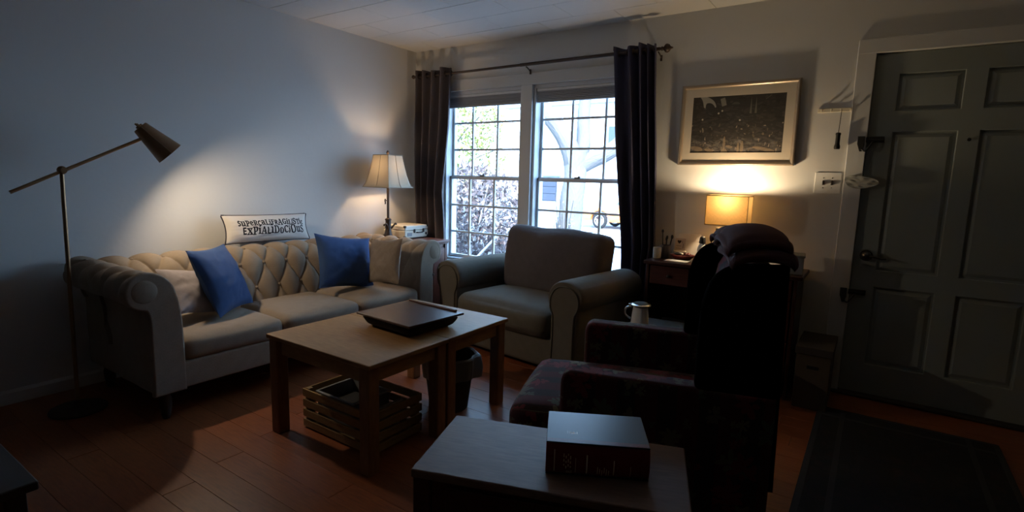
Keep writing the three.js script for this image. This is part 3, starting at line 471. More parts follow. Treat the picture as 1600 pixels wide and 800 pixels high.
// ---------------------------------------------------------------- the two pine tables, lap desk, crate, bin
{
  const make = (z0, z1, label) => {
    const t = thing('pine_table', label, 'table', [1.742, 0, (z0 + z1) / 2], 0, 'two pine tables pushed together'), w = 0.742, d = z1 - z0;
    part('table_top', rbox(w, 0.022, d, 0, 0.489, 0, 0.005), M.pine, t);
    for (const s of [-1, 1]) { part('apron', bx(-w / 2 + 0.09, w / 2 - 0.09, 0.405, 0.478, s * (d / 2 - 0.033) - 0.009, s * (d / 2 - 0.033) + 0.009), M.pine, t); part('apron', bx(s * (w / 2 - 0.042) - 0.009, s * (w / 2 - 0.042) + 0.009, 0.405, 0.478, -d / 2 + 0.05, d / 2 - 0.05), M.pine, t); }
    for (const x of [-1, 1]) for (const z of [-1, 1]) part('leg', rbox(0.062, 0.478, 0.062, x * (w / 2 - 0.045), 0.239, z * (d / 2 - 0.037), 0.007), M.pineLeg, t);
  };
  make(1.937, 2.438, 'light pine table nearer the camera, with a wooden crate underneath'); make(1.434, 1.935, 'light pine table farther from the camera, with a bin underneath');
  const l = thing('lap_desk', 'dark walnut lap desk with a cushioned underside resting on the pine tables', 'lap desk', [1.806, 0.5005, 1.893], -0.07);
  part('board', rbox(0.415, 0.012, 0.375, 0, 0.066, 0, 0.004), M.walnut, l); part('ledge', rbox(0.37, 0.012, 0.016, -0.02, 0.077, -0.172, 0.005), M.mahog, l);
  part('cushion', soft(0.395, 0.058, 0.35, 0.028, [0, 0, 0], 14, (q, ux, uy) => { const k = 1 - 0.13 * (0.5 - 0.5 * uy); q.x *= k; q.z *= k; }).translate(0, 0.030, 0), fabric(col(0.012, 0.012, 0.014)), l);
  const c = thing('wooden_crate', 'slatted light wood crate standing under the nearer pine table', 'crate', [1.725, 0, 2.15]), W = 0.51, D = 0.325, Hc = 0.212;
  for (const x of [-1, 1]) for (const z of [-1, 1]) part('corner_post', rbox(0.032, Hc - 0.004, 0.024, x * (W / 2 - 0.026), Hc / 2, z * (D / 2 - 0.022), 0.002), M.crate, c);
  for (let i = 0; i < 4; i++) { const y = 0.028 + i * 0.0525; for (const z of [-1, 1]) part('slat', rbox(W, 0.039, 0.010, 0, y, z * (D / 2 - 0.005), 0.002), M.crate, c); for (const x of [-1, 1]) part('slat', rbox(0.010, 0.039, D - 0.022, x * (W / 2 - 0.005), y, 0, 0.002), M.crate, c); }
  for (let i = 0; i < 5; i++) part('bottom_slat', rbox(W - 0.03, 0.008, 0.052, 0, 0.012, -0.125 + i * 0.0615, 0.002), M.crate, c);
  const b = thing('storage_tub', 'grey plastic tub with dark contents sitting inside the crate', 'tub', [1.66, 0.0165, 2.15]);
  const wallp = (x, z, w, d) => rbox(w, 0.17, d, x, 0.085, z, 0.003); part('tub_wall', [wallp(0, 0.108, 0.28, 0.007), wallp(0, -0.108, 0.28, 0.007), wallp(0.137, 0, 0.007, 0.21), wallp(-0.137, 0, 0.007, 0.21), rbox(0.275, 0.006, 0.215, 0, 0.004, 0, 0.002)], M.grey, b);
  part('rim', [rbox(0.30, 0.010, 0.016, 0, 0.170, 0.112, 0.004), rbox(0.30, 0.010, 0.016, 0, 0.170, -0.112, 0.004), rbox(0.016, 0.010, 0.24, 0.142, 0.170, 0, 0.004), rbox(0.016, 0.010, 0.24, -0.142, 0.170, 0, 0.004)], M.grey, b); part('contents', rbox(0.25, 0.11, 0.19, 0, 0.065, 0, 0.02), M.blackMat, b);
  const m = thing('magazine', 'grey folded magazine standing in the right side of the crate', 'magazine', [1.865, 0.0165, 2.15]); part('cover', at(rbox(0.010, 0.165, 0.21, 0, 0.0825, 0, 0.003), 0, 0.002, 0, 0, 0, -0.22), std(col(0.28, 0.29, 0.30), 0.6), m); part('pages', at(rbox(0.006, 0.16, 0.205, 0.008, 0.0825, 0, 0.002), 0, 0.002, 0, 0, 0, -0.22), M.paper, m);
  const k = thing('waste_bin', 'black waste bin with a pale plastic liner under the farther pine table', 'bin', [1.885, 0, 1.672]);
  part('bucket', lathe([[0, 0.006], [0.098, 0.006], [0.102, 0], [0.106, 0.004], [0.142, 0.295], [0.147, 0.297], [0.147, 0.304], [0.138, 0.304], [0.100, 0.014], [0, 0.014]], 40), M.blackMat, k);
  part('liner', sheet((u, v) => { const a = u * Math.PI * 2, fl = 0.006 * Math.sin(a * 9 + 1) + 0.006 * Math.sin(a * 5); const q = [[0.130, 0.20], [0.139, 0.296], [0.150, 0.312], [0.157, 0.300], [0.153, 0.24], [0.147, 0.19]], i = Math.min(4, Math.floor(v * 5)), f = v * 5 - i; const bul = 0.03 * Math.exp(-(((a - 5.55) / 0.5) ** 2)) * sm(0.4, 0.85, v); const r = lerp(q[i][0], q[i + 1][0], f) + fl * (i > 1 ? 1 : 0.2) + bul; return [r * Math.cos(a), lerp(q[i][1], q[i + 1][1], f) - bul * 0.4, r * Math.sin(a)]; }, 110, 20), new THREE.MeshPhysicalMaterial({ color: col(0.22, 0.23, 0.23), roughness: 0.5, transmission: 0.5, thickness: 0, side: THREE.DoubleSide }), k, 'pale translucent bag liner');
}

// ---------------------------------------------------------------- armchair by the window
{
  const t = thing('armchair', 'wide taupe upholstered armchair with rounded arms in front of the windows', 'armchair', [1.713, 0, 0.453], -0.126);
  part('base', [bx(-0.60, 0.60, 0.035, 0.26, -0.33, 0.40, 0.03), bx(-0.56, 0.56, 0.20, 0.62, -0.345, -0.19, 0.05)], M.chair, t);
  const prof = (sg, k = 1) => { const s = new THREE.Shape(), X = (x) => sg * (0.545 + (x) * k); s.moveTo(X(-0.105), 0.04); s.lineTo(X(-0.105), 0.45); s.bezierCurveTo(X(-0.150), 0.50, X(-0.145), 0.60, X(-0.06), 0.640); s.bezierCurveTo(X(0.0), 0.662, X(0.07), 0.655, X(0.115), 0.612); s.bezierCurveTo(X(0.155), 0.565, X(0.140), 0.50, X(0.105), 0.47); s.lineTo(X(0.095), 0.04); s.closePath(); return s; };
  for (const sg of [-1, 1]) {
    const arm = part('arm', boxUV(new THREE.ExtrudeGeometry(prof(sg), { depth: 0.70, bevelEnabled: true, bevelThickness: 0.035, bevelSize: 0.012, bevelOffset: -0.012, bevelSegments: 5, curveSegments: 14 }).translate(0, 0, -0.31)), M.chair, t);
    const pf = prof(sg, 0.80), g = new THREE.ExtrudeGeometry(pf, { depth: 0.006, bevelEnabled: true, bevelThickness: 0.006, bevelSize: 0.004, bevelSegments: 2, curveSegments: 14 }).scale(1, 0.93, 1).translate(0, 0.01, 0.419); part('arm_front', boxUV(g), M.chair, arm);
    part('piping', new THREE.TubeGeometry(new THREE.CatmullRomCurve3(pf.getPoints(14).slice(0, -1).map((p) => V(p.x, p.y * 0.93 + 0.01, 0.432))), 120, 0.005, 6), M.chair, arm);
  }
  part('seat_cushion', soft(0.865, 0.19, 0.66, 0.075, [0.0, 0.035, 0.025], 20).translate(0, 0.335, 0.135), M.chair, t);
  const bc = soft(0.905, 0.525, 0.24, 0.075, [0.0, 0.006, 0.045], 22, (q, ux, uy) => { q.y += 0.006 * Math.sin(ux * 6); q.x *= 1 - 0.05 * sm(0.2, -1, uy); q.z += 0.012 * PN(q.x * 4, q.y * 4, 2); });
  part('back_cushion', at(bc, 0.05, 0.645, -0.135, -0.17), M.chairBack, t);
  for (const x of [-0.52, 0.52]) for (const z of [-0.26, 0.34]) part('foot', rbox(0.05, 0.04, 0.05, x, 0.02, z, 0.006), M.dark, t);
}

// ---------------------------------------------------------------- desk and what stands on it
{
  const t = thing('writing_desk', 'dark stained wooden desk with drawers against the wall right of the window', 'desk');
  part('desk_top', bx(2.50, 3.455, 0.735, 0.760, 0.025, 0.40, 0.006), M.walnut, t);
  part('side_panel', bx(2.515, 2.535, 0, 0.735, 0.035, 0.38), M.walnut, t); part('side_panel', bx(3.41, 3.43, 0, 0.735, 0.035, 0.38), M.walnut, t); part('back_panel', bx(2.535, 3.41, 0.30, 0.735, 0.032, 0.046), M.walnut, t);
  const dr = (x0, x1, y0, y1) => { const d = part('drawer', bx(x0, x1, y0, y1, 0.352, 0.378, 0.004), M.mahog, t); part('knob', [new THREE.SphereGeometry(0.011, 14, 10).translate((x0 + x1) / 2, (y0 + y1) / 2, 0.392)], M.bronze, d); };
  dr(2.542, 2.80, 0.605, 0.728); dr(2.807, 3.10, 0.605, 0.728); dr(3.11, 3.402, 0.605, 0.728); dr(3.11, 3.402, 0.36, 0.598); dr(3.11, 3.402, 0.10, 0.352); part('pedestal_side', bx(3.09, 3.106, 0.0, 0.73, 0.05, 0.37), M.walnut, t);
}
{
  const t = thing('desk_lamp', 'square table lamp with a glowing amber box shade on the desk', 'lamp', [2.970, 0.7605, 0.170]);
  part('base', [rbox(0.128, 0.235, 0.085, 0, 0.1175, 0, 0.004)], M.dark, t); part('base_side', rbox(0.010, 0.235, 0.089, 0.066, 0.1175, 0, 0.002), std(col(0.35, 0.25, 0.14), 0.5), t, 'lighter wooden side of the base');
  part('neck', [bar([0, 0.235, 0], [0, 0.37, 0], 0.007), cyl(0.016, 0.018, 0.01, 0, 0.239, 0)], M.brass, t);
  const sw = 0.256, sdp = 0.15, y0 = 0.256, y1 = 0.446, sm2 = new THREE.MeshPhysicalMaterial({ color: col(0.74, 0.50, 0.20), roughness: 1, transmission: 0.10, thickness: 0, side: THREE.DoubleSide, map: weave });
  const quad = (a, b) => sheet((u, v) => [lerp(a[0], b[0], u), lerp(y0, y1, v), lerp(a[1], b[1], u)], 8, 8); const X = sw / 2, Z = sdp / 2;
  const shade = part('lamp_shade', [quad([-X, Z], [X, Z]), quad([X, Z], [X, -Z]), quad([X, -Z], [-X, -Z]), quad([-X, -Z], [-X, Z])], sm2, t, 'amber fabric box shade');
  const wire = []; for (const y of [y0, y1]) { for (const z of [-Z, Z]) wire.push(bar([-X, y, z], [X, y, z], 0.003, 8)); for (const x of [-X, X]) wire.push(bar([x, y, -Z], [x, y, Z], 0.003, 8)); } for (const x of [-X, X]) for (const z of [-Z, Z]) wire.push(bar([x, y0, z], [x, y1, z], 0.002, 8)); wire.push(bar([-X, y0 + 0.02, 0], [X, y0 + 0.02, 0], 0.002, 6));
  part('wire_frame', wire, std(col(0.30, 0.20, 0.08), 0.8), shade);
  part('bulb', lathe([[0, 0.365], [0.012, 0.366], [0.014, 0.38], [0.025, 0.406], [0.027, 0.42], [0.018, 0.440], [0, 0.446]], 22), std(col(1, 0.9, 0.75), 0.5, { emissive: col(1, 0.66, 0.30), emissiveIntensity: 5 }), t);
  const L = new THREE.PointLight(col(1, 0.77, 0.48), DESK_LAMP, 0, 2); L.position.set(2.970, 0.7605 + 0.424, 0.170); L.shadow.radius = 1.2; L.castShadow = true; scene.add(L);
}
{
  const D = 0.7605;
  const b = thing('talc_bottle', 'white plastic bottle with a black cap on the desk left of the amber lamp', 'bottle', [2.835, D, 0.235]);
  part('bottle_body', lathe([[0, 0], [0.027, 0], [0.030, 0.004], [0.030, 0.085], [0.027, 0.105], [0.017, 0.122], [0.016, 0.13], [0, 0.13]], 28), M.white, b); part('cap', lathe([[0, 0.175], [0.013, 0.174], [0.018, 0.165], [0.022, 0.132], [0.020, 0.128], [0, 0.128]], 24), M.black, b, 'black cap'); part('label_band', new THREE.CylinderGeometry(0.0306, 0.0306, 0.062, 24, 1, true, 0.15, 1.7).translate(0, 0.058, 0), std(col(0.02, 0.02, 0.025), 0.5, { side: THREE.DoubleSide }), b, 'black printed band');
  const e = thing('envelope', 'large plain cream envelope leaning on the wall at the back of the desk', 'envelope', [2.70, D, 0.075], 0.0); part('sheet', at(rbox(0.155, 0.165, 0.004, 0, 0.0825, 0, 0.0015), 0, 0.004, 0, -0.14), M.paper, e); part('flap', at(rbox(0.15, 0.05, 0.002, 0, 0.138, 0.003, 0.001), 0, 0.004, 0, -0.14), M.paper, e);
  const cardTex = canvasTex(128, 160, (c) => { c.fillStyle = '#a89a90'; c.fillRect(0, 0, 128, 160); c.fillStyle = '#1c1214'; c.beginPath(); c.moveTo(52, 66); c.bezierCurveTo(10, 34, 34, 12, 52, 30); c.bezierCurveTo(70, 12, 94, 34, 52, 66); c.fill(); c.fillStyle = 'rgba(60,45,45,0.7)'; c.fillRect(88, 24, 6, 34); c.fillRect(20, 90, 60, 5); c.fillRect(98, 62, 7, 60); c.fillRect(16, 122, 70, 4); });
  const k = thing('greeting_card', 'small greeting card with a dark heart standing in front of the cream envelope', 'card', [2.652, D, 0.115], 0.05); part('card_back', at(rbox(0.072, 0.092, 0.002, 0, 0.046, -0.001, 0.0008), 0, 0.045, 0, -0.2), M.paper, k); part('card_face', at(new THREE.PlaneGeometry(0.072, 0.092).translate(0, 0.046, 0.0008), 0, 0.045, 0, -0.2), std(col(1, 1, 1), 0.8, { map: cardTex }), k);
  part('card_stand', rbox(0.085, 0.05, 0.03, 0, 0.025, -0.008, 0.004), M.paper, k);
  const cup = thing('pen_cup', 'dark cup of pens and scissors on the desk beside the curtain', 'pen cup', [2.575, D, 0.19]); part('cup', lathe([[0, 0], [0.034, 0], [0.036, 0.004], [0.038, 0.09], [0.035, 0.09], [0.033, 0.006], [0, 0.006]], 24), std(col(0.05, 0.04, 0.045), 0.5), cup);
  for (const [x, z, dx, dz, h, r] of [[-0.015, 0, -0.010, 0, 0.185, 0.004], [0.006, 0.01, 0.006, 0, 0.145, 0.004], [0.018, 0, 0.026, 0.004, 0.15, 0.0045], [0, -0.012, -0.002, -0.01, 0.13, 0.004]]) part('pen', [bar([x, 0.01, z], [x + dx, h, z + dz], r, 10), new THREE.SphereGeometry(r * 2.1, 10, 8).scale(1, 1.6, 1).translate(x + dx, h, z + dz)], M.blackMat, cup);
  const mug = thing('glass_jar', 'small clear glass jar at the left end of the desk by the curtain', 'jar', [2.545, D, 0.265]); part('jar', lathe([[0, 0.002], [0.026, 0.002], [0.028, 0.006], [0.029, 0.075], [0.026, 0.08], [0.025, 0.075], [0.025, 0.008], [0, 0.008]], 28), new THREE.MeshPhysicalMaterial({ color: col(0.85, 0.82, 0.76), roughness: 0.15, transmission: 0.7, thickness: 0.003, ior: 1.45 }), mug); part('jar_contents', cyl(0.022, 0.022, 0.04, 0, 0.029, 0, 20), M.paper, mug);
  const bowl = thing('trinket_basket', 'low dark red basket heaped with trinkets in the middle of the desk', 'basket', [2.705, D, 0.215]); part('basket', lathe([[0, 0.004], [0.05, 0.004], [0.078, 0.03], [0.082, 0.034], [0.080, 0.037], [0.050, 0.010], [0, 0.010]], 32).scale(1.05, 1, 0.72), M.red, bowl);
  seed = 314; for (let i = 0; i < 9; i++) part('trinket', new THREE.IcosahedronGeometry(rr(0.012, 0.02), 2).scale(rr(0.8, 1.5), 0.7, rr(0.7, 1.1)).translate(rr(-0.05, 0.05), rr(0.03, 0.045), rr(-0.03, 0.03)), [M.red, M.ivory, M.dark, M.walnut][i % 4], bowl);
  const pp = thing('letter', 'white folded letters lying flat at the front edge of the desk', 'letter', [2.695, D, 0.318], -0.12); for (let i = 0; i < 3; i++) part('sheet', rbox(0.145, 0.002, 0.075, 0.004 * i, 0.0012 + i * 0.0024, 0.004 * (i % 2), 0.0008).rotateY(0.06 * i), i === 2 ? M.white : M.paper, pp);
  const sc = thing('carton', 'small grey carton at the right end of the desk behind the wing chair', 'box', [3.375, D, 0.245], 0.1); part('carton_body', rbox(0.125, 0.105, 0.16, 0, 0.0525, 0, 0.003), std(col(0.20, 0.20, 0.19), 0.8), sc); part('carton_lid', rbox(0.135, 0.014, 0.17, 0, 0.108, 0, 0.003), std(col(0.16, 0.15, 0.12), 0.8), sc);
}
{ // by the desk: box, ottoman, pitcher
  const t = thing('storage_box', 'brown lidded storage box on the floor between the desk and the door', 'box', [3.555, 0, 0.25]);
  part('box_body', rbox(0.175, 0.33, 0.38, 0, 0.166, 0, 0.004), std(col(0.09, 0.065, 0.04), 0.85), t); part('box_lid', rbox(0.19, 0.045, 0.395, 0, 0.345, 0, 0.004), std(col(0.055, 0.04, 0.03), 0.8), t); part('handle_hole', rbox(0.06, 0.02, 0.004, 0, 0.25, 0.19, 0.002), M.black, t);
  const o = thing('stool', 'low grey fabric cube stool tucked in front of the desk', 'stool', [2.74, 0, 0.69], 0.1); part('cushion', soft(0.42, 0.10, 0.40, 0.03, [0, 0.01, 0], 12).translate(0, 0.352, 0), fabric(col(0.10, 0.12, 0.125)), o); part('stool_body', rbox(0.40, 0.29, 0.38, 0, 0.165, 0, 0.015), fabric(col(0.08, 0.09, 0.10)), o); for (const x of [-0.17, 0.17]) for (const z of [-0.16, 0.16]) part('foot', cyl(0.016, 0.013, 0.022, x, 0.011, z, 12), M.dark, o);
  const k = thing('water_pitcher', 'white pitcher with a chrome rim and lid standing behind the wing chair arm', 'pitcher', [2.632, 0.4135, 0.76]);
  part('pitcher_body', lathe([[0, 0], [0.052, 0], [0.054, 0.006], [0.050, 0.06], [0.045, 0.105], [0.046, 0.115], [0, 0.115]], 32), M.white, k); part('lid', lathe([[0, 0.131], [0.044, 0.130], [0.060, 0.126], [0.062, 0.118], [0.046, 0.114], [0, 0.113]], 36), M.chrome, k, 'chrome lid'); part('lid_inset', cyl(0.040, 0.042, 0.004, 0, 0.132, 0, 30), std(col(0.10, 0.14, 0.16), 0.3), k); part('spout', rbox(0.022, 0.012, 0.05, -0.055, 0.122, 0.012, 0.004), M.chrome, k); part('handle', tube([[-0.045, 0.112, 0.03], [-0.076, 0.10, 0.045], [-0.078, 0.06, 0.045], [-0.05, 0.035, 0.03]], 0.006, 18), M.chrome, k);
}

// ---------------------------------------------------------------- wing chair with throws
{
  const flower = canvasTex(512, 512, (c) => {
    c.fillStyle = '#4a2022'; c.fillRect(0, 0, 512, 512); seed = 5;
    for (let x = 0; x < 512; x += 128) { c.fillStyle = 'rgba(34,36,36,0.6)'; c.fillRect(x, 0, 58, 512); }
    const bloom = (x, y, r, colr) => { for (const ox of [-512, 0, 512]) for (const oy of [-512, 0, 512]) { c.fillStyle = colr; for (let k = 0; k < 9; k++) { const a = k * 0.72 + x + 0.25 * Math.sin(k * 5 + y); c.beginPath(); c.ellipse(x + ox + Math.cos(a) * r * (0.5 + 0.2 * Math.sin(k * 3)), y + oy + Math.sin(a) * r * 0.6, r * (0.4 + 0.2 * Math.cos(k * 4)), r * 0.2, a, 0, 7); c.fill(); } } };
    for (let i = 0; i < 60; i++) bloom(rnd() * 512, rnd() * 512, i < 40 ? rr(8, 22) : rr(26, 50), ['#655c46', '#4e4f42', '#702c30', '#5e5145'][i % 4]);
  });
  flower.repeat.set(1.9, 1.9);
  const F = new THREE.MeshPhysicalMaterial({ map: flower, roughness: 0.95, sheen: 0.3, sheenRoughness: 0.6, sheenColor: col(0.2, 0.12, 0.12), bumpMap: weaveB, bumpScale: 0.001, side: THREE.DoubleSide });
  const t = thing('wing_chair', 'dark red floral wing chair seen from the side, right of the pine tables', 'armchair', [3.166, 0, 1.822], -1.2348);
  part('seat_frame', bx(-0.33, 0.33, 0.16, 0.31, -0.30, 0.47, 0.02), F, t);
  part('seat_cushion', soft(0.60, 0.14, 0.80, 0.05, [0.0, 0.022, 0.012], 16).translate(0, 0.378, 0.19), F, t, 'floral seat cushion');
  part('backrest', at(soft(0.60, 0.65, 0.15, 0.06, [0, 0.02, 0.03], 16), 0, 0.685, -0.215, -0.10), F, t);
  for (const s of [-1, 1]) {
    const a = new THREE.Shape(); a.moveTo(0.385, 0.20); a.lineTo(0.385, 0.585); a.quadraticCurveTo(0.383, 0.632, 0.34, 0.632); a.lineTo(-0.12, 0.624); a.lineTo(-0.30, 0.62); a.lineTo(-0.30, 0.20); a.closePath();
    part('arm', boxUV(new THREE.ExtrudeGeometry(a, { depth: 0.05, bevelEnabled: true, bevelThickness: 0.020, bevelSize: 0.016, bevelOffset: -0.016, bevelSegments: 4 }).rotateY(-Math.PI / 2).translate(s * 0.335 + 0.025, 0, 0)), F, t);
    const w = new THREE.Shape(); w.moveTo(-0.05, 0.56); w.bezierCurveTo(-0.06, 0.70, -0.045, 0.84, -0.065, 0.93); w.bezierCurveTo(-0.08, 0.985, -0.11, 1.022, -0.17, 1.03); w.lineTo(-0.30, 1.035); w.lineTo(-0.315, 0.30); w.lineTo(-0.10, 0.30); w.closePath();
    part('wing', boxUV(new THREE.ExtrudeGeometry(w, { depth: 0.04, bevelEnabled: true, bevelThickness: 0.018, bevelSize: 0.016, bevelOffset: -0.016, bevelSegments: 4, curveSegments: 12 }).scale(-1, 1, 1).rotateY(Math.PI / 2).translate(s * 0.335 - 0.02, 0, 0)), F, t);
  }
  for (const x of [-0.29, 0.29]) for (const z of [-0.25, 0.42]) part('leg', rbox(0.045, 0.165, 0.045, x, 0.0825, z, 0.006), M.dark, t);
  const folded = (label, x, y, z, w, h, d, mat) => {
    const o = thing('throw', label, 'blanket', [3.166, 0, 1.822], -1.2348);
    const lay = (k, hh, sx, dz) => soft(w * sx, hh, d, hh * 0.48, [0.006, 0.006, 0.012], 18, (q, ux, uy, uz) => { q.y += -0.030 * uz * uz * Math.abs(uz) + 0.012 * PN(q.x * 6 + k, q.z * 6, k) + 0.028 * (1 - ux * ux); q.z += 0.014 * PN(q.x * 5, k * 3, 1) + dz; }).translate(x, y + hh / 2 + k * hh * 0.95, z);
    for (let k = 0; k < 2; k++) part('fold', lay(k, h / 2, 1 - 0.08 * k, 0.012 * k), mat, o);
  };
  folded('dark wine-red blanket folded over the far side of the wing chair back', -0.13, 1.042, -0.215, 0.27, 0.045, 0.15, fabric(col(0.06, 0.018, 0.02)));
  folded('dusty maroon blanket folded over the near side of the wing chair back', 0.205, 1.040, -0.220, 0.35, 0.080, 0.19, fabric(col(0.14, 0.06, 0.055)));
}

// ---------------------------------------------------------------- near table with the thick book
{
  const t = thing('end_table', 'dark reddish wooden end table in the foreground carrying a thick book', 'table', [2.804 + 0.943 * 0.36 - 0.334 * 0.175, 0, 2.898 - 0.334 * 0.36 - 0.943 * 0.175], 0.3404), w = 0.72, d = 0.35;
  part('table_top', rbox(w, 0.024, d, 0, 0.488, 0, 0.005), std(col(0.95, 0.92, 0.88), 0.5, { map: woodTex([0.44, 0.36, 0.32], [0.60, 0.50, 0.44], 1, [0.7, 4], 27) }), t);
  for (const x of [-1, 1]) for (const z of [-1, 1]) part('leg', rbox(0.05, 0.476, 0.05, x * (w / 2 - 0.03), 0.238, z * (d / 2 - 0.03), 0.004), M.mahog, t);
  for (const z of [-1, 1]) part('apron', bx(-w / 2 + 0.055, w / 2 - 0.055, 0.33, 0.476, z * (d / 2 - 0.022) - 0.01, z * (d / 2 - 0.022) + 0.01), M.mahog, t); for (const x of [-1, 1]) part('side_panel', bx(x * (w / 2 - 0.022) - 0.01, x * (w / 2 - 0.022) + 0.01, 0.06, 0.476, -d / 2 + 0.055, d / 2 - 0.055), M.mahog, t); part('shelf', rbox(w - 0.08, 0.018, d - 0.06, 0, 0.12, 0, 0.003), M.mahog, t); const dw = part('drawer', bx(-0.26, 0.26, 0.345, 0.462, d / 2 - 0.012, d / 2 - 0.002), M.mahog, t); part('knob', new THREE.SphereGeometry(0.012, 14, 10).translate(0, 0.403, d / 2 + 0.006), M.bronze, dw);
  // book: spine along local x at the near side
  const bw = 0.270, bd = 0.188, bh = 0.092, ang = 0.495, c = V(3.2245, 0.5005, 2.635), b = thing('thick_book', 'thick dark red hardback with gilt bands and a black cover on the end table', 'book', [c.x - Math.sin(ang) * bd / 2, c.y, c.z - Math.cos(ang) * bd / 2], ang);
  const spine = canvasTex(1024, 352, (q, W, Hh) => {
    q.fillStyle = '#84191e'; q.fillRect(0, 0, W, Hh); q.fillStyle = '#fff2c8';
    for (const [x, wd, y] of [[82, 10, 90], [296, 6, 150], [404, 13, 120], [672, 10, 150], [838, 5, 190]]) q.fillRect(x, y, wd, 300 - y);
    q.save(); q.translate(262, 318); q.rotate(-Math.PI / 2); q.font = 'bold 74px serif'; q.fillText('E', 0, 0); q.restore();
    for (let i = 0; i < 4; i++) for (let k = 0; k < 3; k++) q.fillRect(176 + i * 22, 120 + k * 44 + (i % 2) * 16, 11, 30 - (i + k) % 3 * 6);
    for (let i = 0; i < 6; i++) q.fillRect(514 + i * 22, 214 + (i % 3) * 14, 8, 84 - (i % 2) * 16);
  });
  const coverTex = canvasTex(768, 535, (q, W, Hh) => { q.fillStyle = '#1b1e23'; q.fillRect(0, 0, W, Hh); q.fillStyle = '#5a1418'; q.fillRect(0, Hh - 56, W, 56); q.fillStyle = '#e8e0cc'; q.font = 'bold 84px sans-serif'; q.save(); q.translate(235, 395); q.rotate(-Math.PI / 2); q.fillText('E', 0, 0); q.restore(); q.fillStyle = 'rgba(200,190,170,0.5)'; q.fillRect(150, 345, 10, 46); q.fillRect(166, 352, 8, 30); });
  for (const x of [spine, coverTex]) x.wrapS = x.wrapT = THREE.ClampToEdgeWrapping;
  const pagesM = std(col(0.40, 0.36, 0.30), 0.85), coverM = std(col(0.02, 0.022, 0.026), 0.38);
  part('page_block', bx(-bw / 2 + 0.004, bw / 2 - 0.004, 0.004, bh - 0.004, -bd / 2 + 0.005, bd / 2 - 0.012, 0.002), pagesM, b);
  part('back_cover', rbox(bw, 0.0035, bd, 0, 0.002, 0, 0.0012), coverM, b);
  const cv = part('front_cover', rbox(bw, 0.0035, bd, 0, bh - 0.002, 0, 0.0012), coverM, b, 'black front cover'); part('cover_print', new THREE.PlaneGeometry(bw - 0.004, bd - 0.002).rotateX(-Math.PI / 2).translate(0, bh + 0.0002, 0), std(col(1, 1, 1), 0.34, { map: coverTex }), cv);
  part('spine', sheet((u, v) => { const a = (v - 0.5) * Math.PI * 0.75; return [(u - 0.5) * bw, bh / 2 + (bh / 2) * Math.sin(a) / Math.sin(Math.PI * 0.375), bd / 2 - 0.008 + 0.016 * (Math.cos(a) - Math.cos(Math.PI * 0.375)) / (1 - Math.cos(Math.PI * 0.375))]; }, 12, 14), std(col(1, 1, 1), 0.35, { map: spine, side: THREE.DoubleSide }), b, 'dark red spine with gilt bands');
}

// ---------------------------------------------------------------- rug and low bench
{
  const rugT = canvasTex(512, 1024, (c, W, Hh) => { c.fillStyle = '#1d1512'; c.fillRect(0, 0, W, Hh); seed = 21; for (let i = 0; i < 260; i++) { c.fillStyle = ['#2a1714', '#15161a', '#2c2620', '#331c16'][i % 4]; c.beginPath(); const x = rnd() * W, y = rnd() * Hh; c.ellipse(x, y, rr(6, 22), rr(4, 14), rr(0, 3), 0, 7); c.fill(); c.beginPath(); c.ellipse(W - x, y, rr(6, 22), rr(4, 14), rr(0, 3), 0, 7); c.fill(); } });
  rugT.repeat.set(1.25, 0.5); rugT.wrapS = rugT.wrapT = THREE.RepeatWrapping;
  const t = thing('rug', 'dark patterned runner rug with pale border lines in front of the door', 'rug', [4.0, 0, 1.35]);
  part('pile', bx(-0.40, 0.40, 0.0005, 0.009, -1.0, 1.0, 0.004), std(col(0.32, 0.32, 0.32), 1, { map: rugT }), t);
  for (const x of [-0.385, -0.275, 0.275, 0.385]) part('border_stripe', bx(x - 0.012, x + 0.012, 0.008, 0.0098, -0.99, 0.99, 0), std(col(0.02, 0.019, 0.017), 1), t);
  for (const z of [-0.985, -0.875, 0.875, 0.985]) part('border_stripe', bx(-0.39, 0.39, 0.008, 0.0099, z - 0.012, z + 0.012, 0), std(col(0.02, 0.019, 0.017), 1), t);
  const b = thing('low_bench', 'dark wooden low table whose corner enters at the lower left', 'table', [1.40, 0, 3.655]);
  part('table_top', rbox(1.0, 0.026, 0.43, 0, 0.389, 0, 0.005), M.dark, b); part('apron', bx(-0.46, 0.46, 0.32, 0.376, -0.18, -0.165), M.dark, b); part('apron', bx(-0.46, 0.46, 0.32, 0.376, 0.165, 0.18), M.dark, b);
  for (const x of [-0.46, 0.44]) for (const z of [-0.17, 0.17]) part('leg', rbox(0.05, 0.376, 0.05, x, 0.188, z, 0.004), M.dark, b);
}

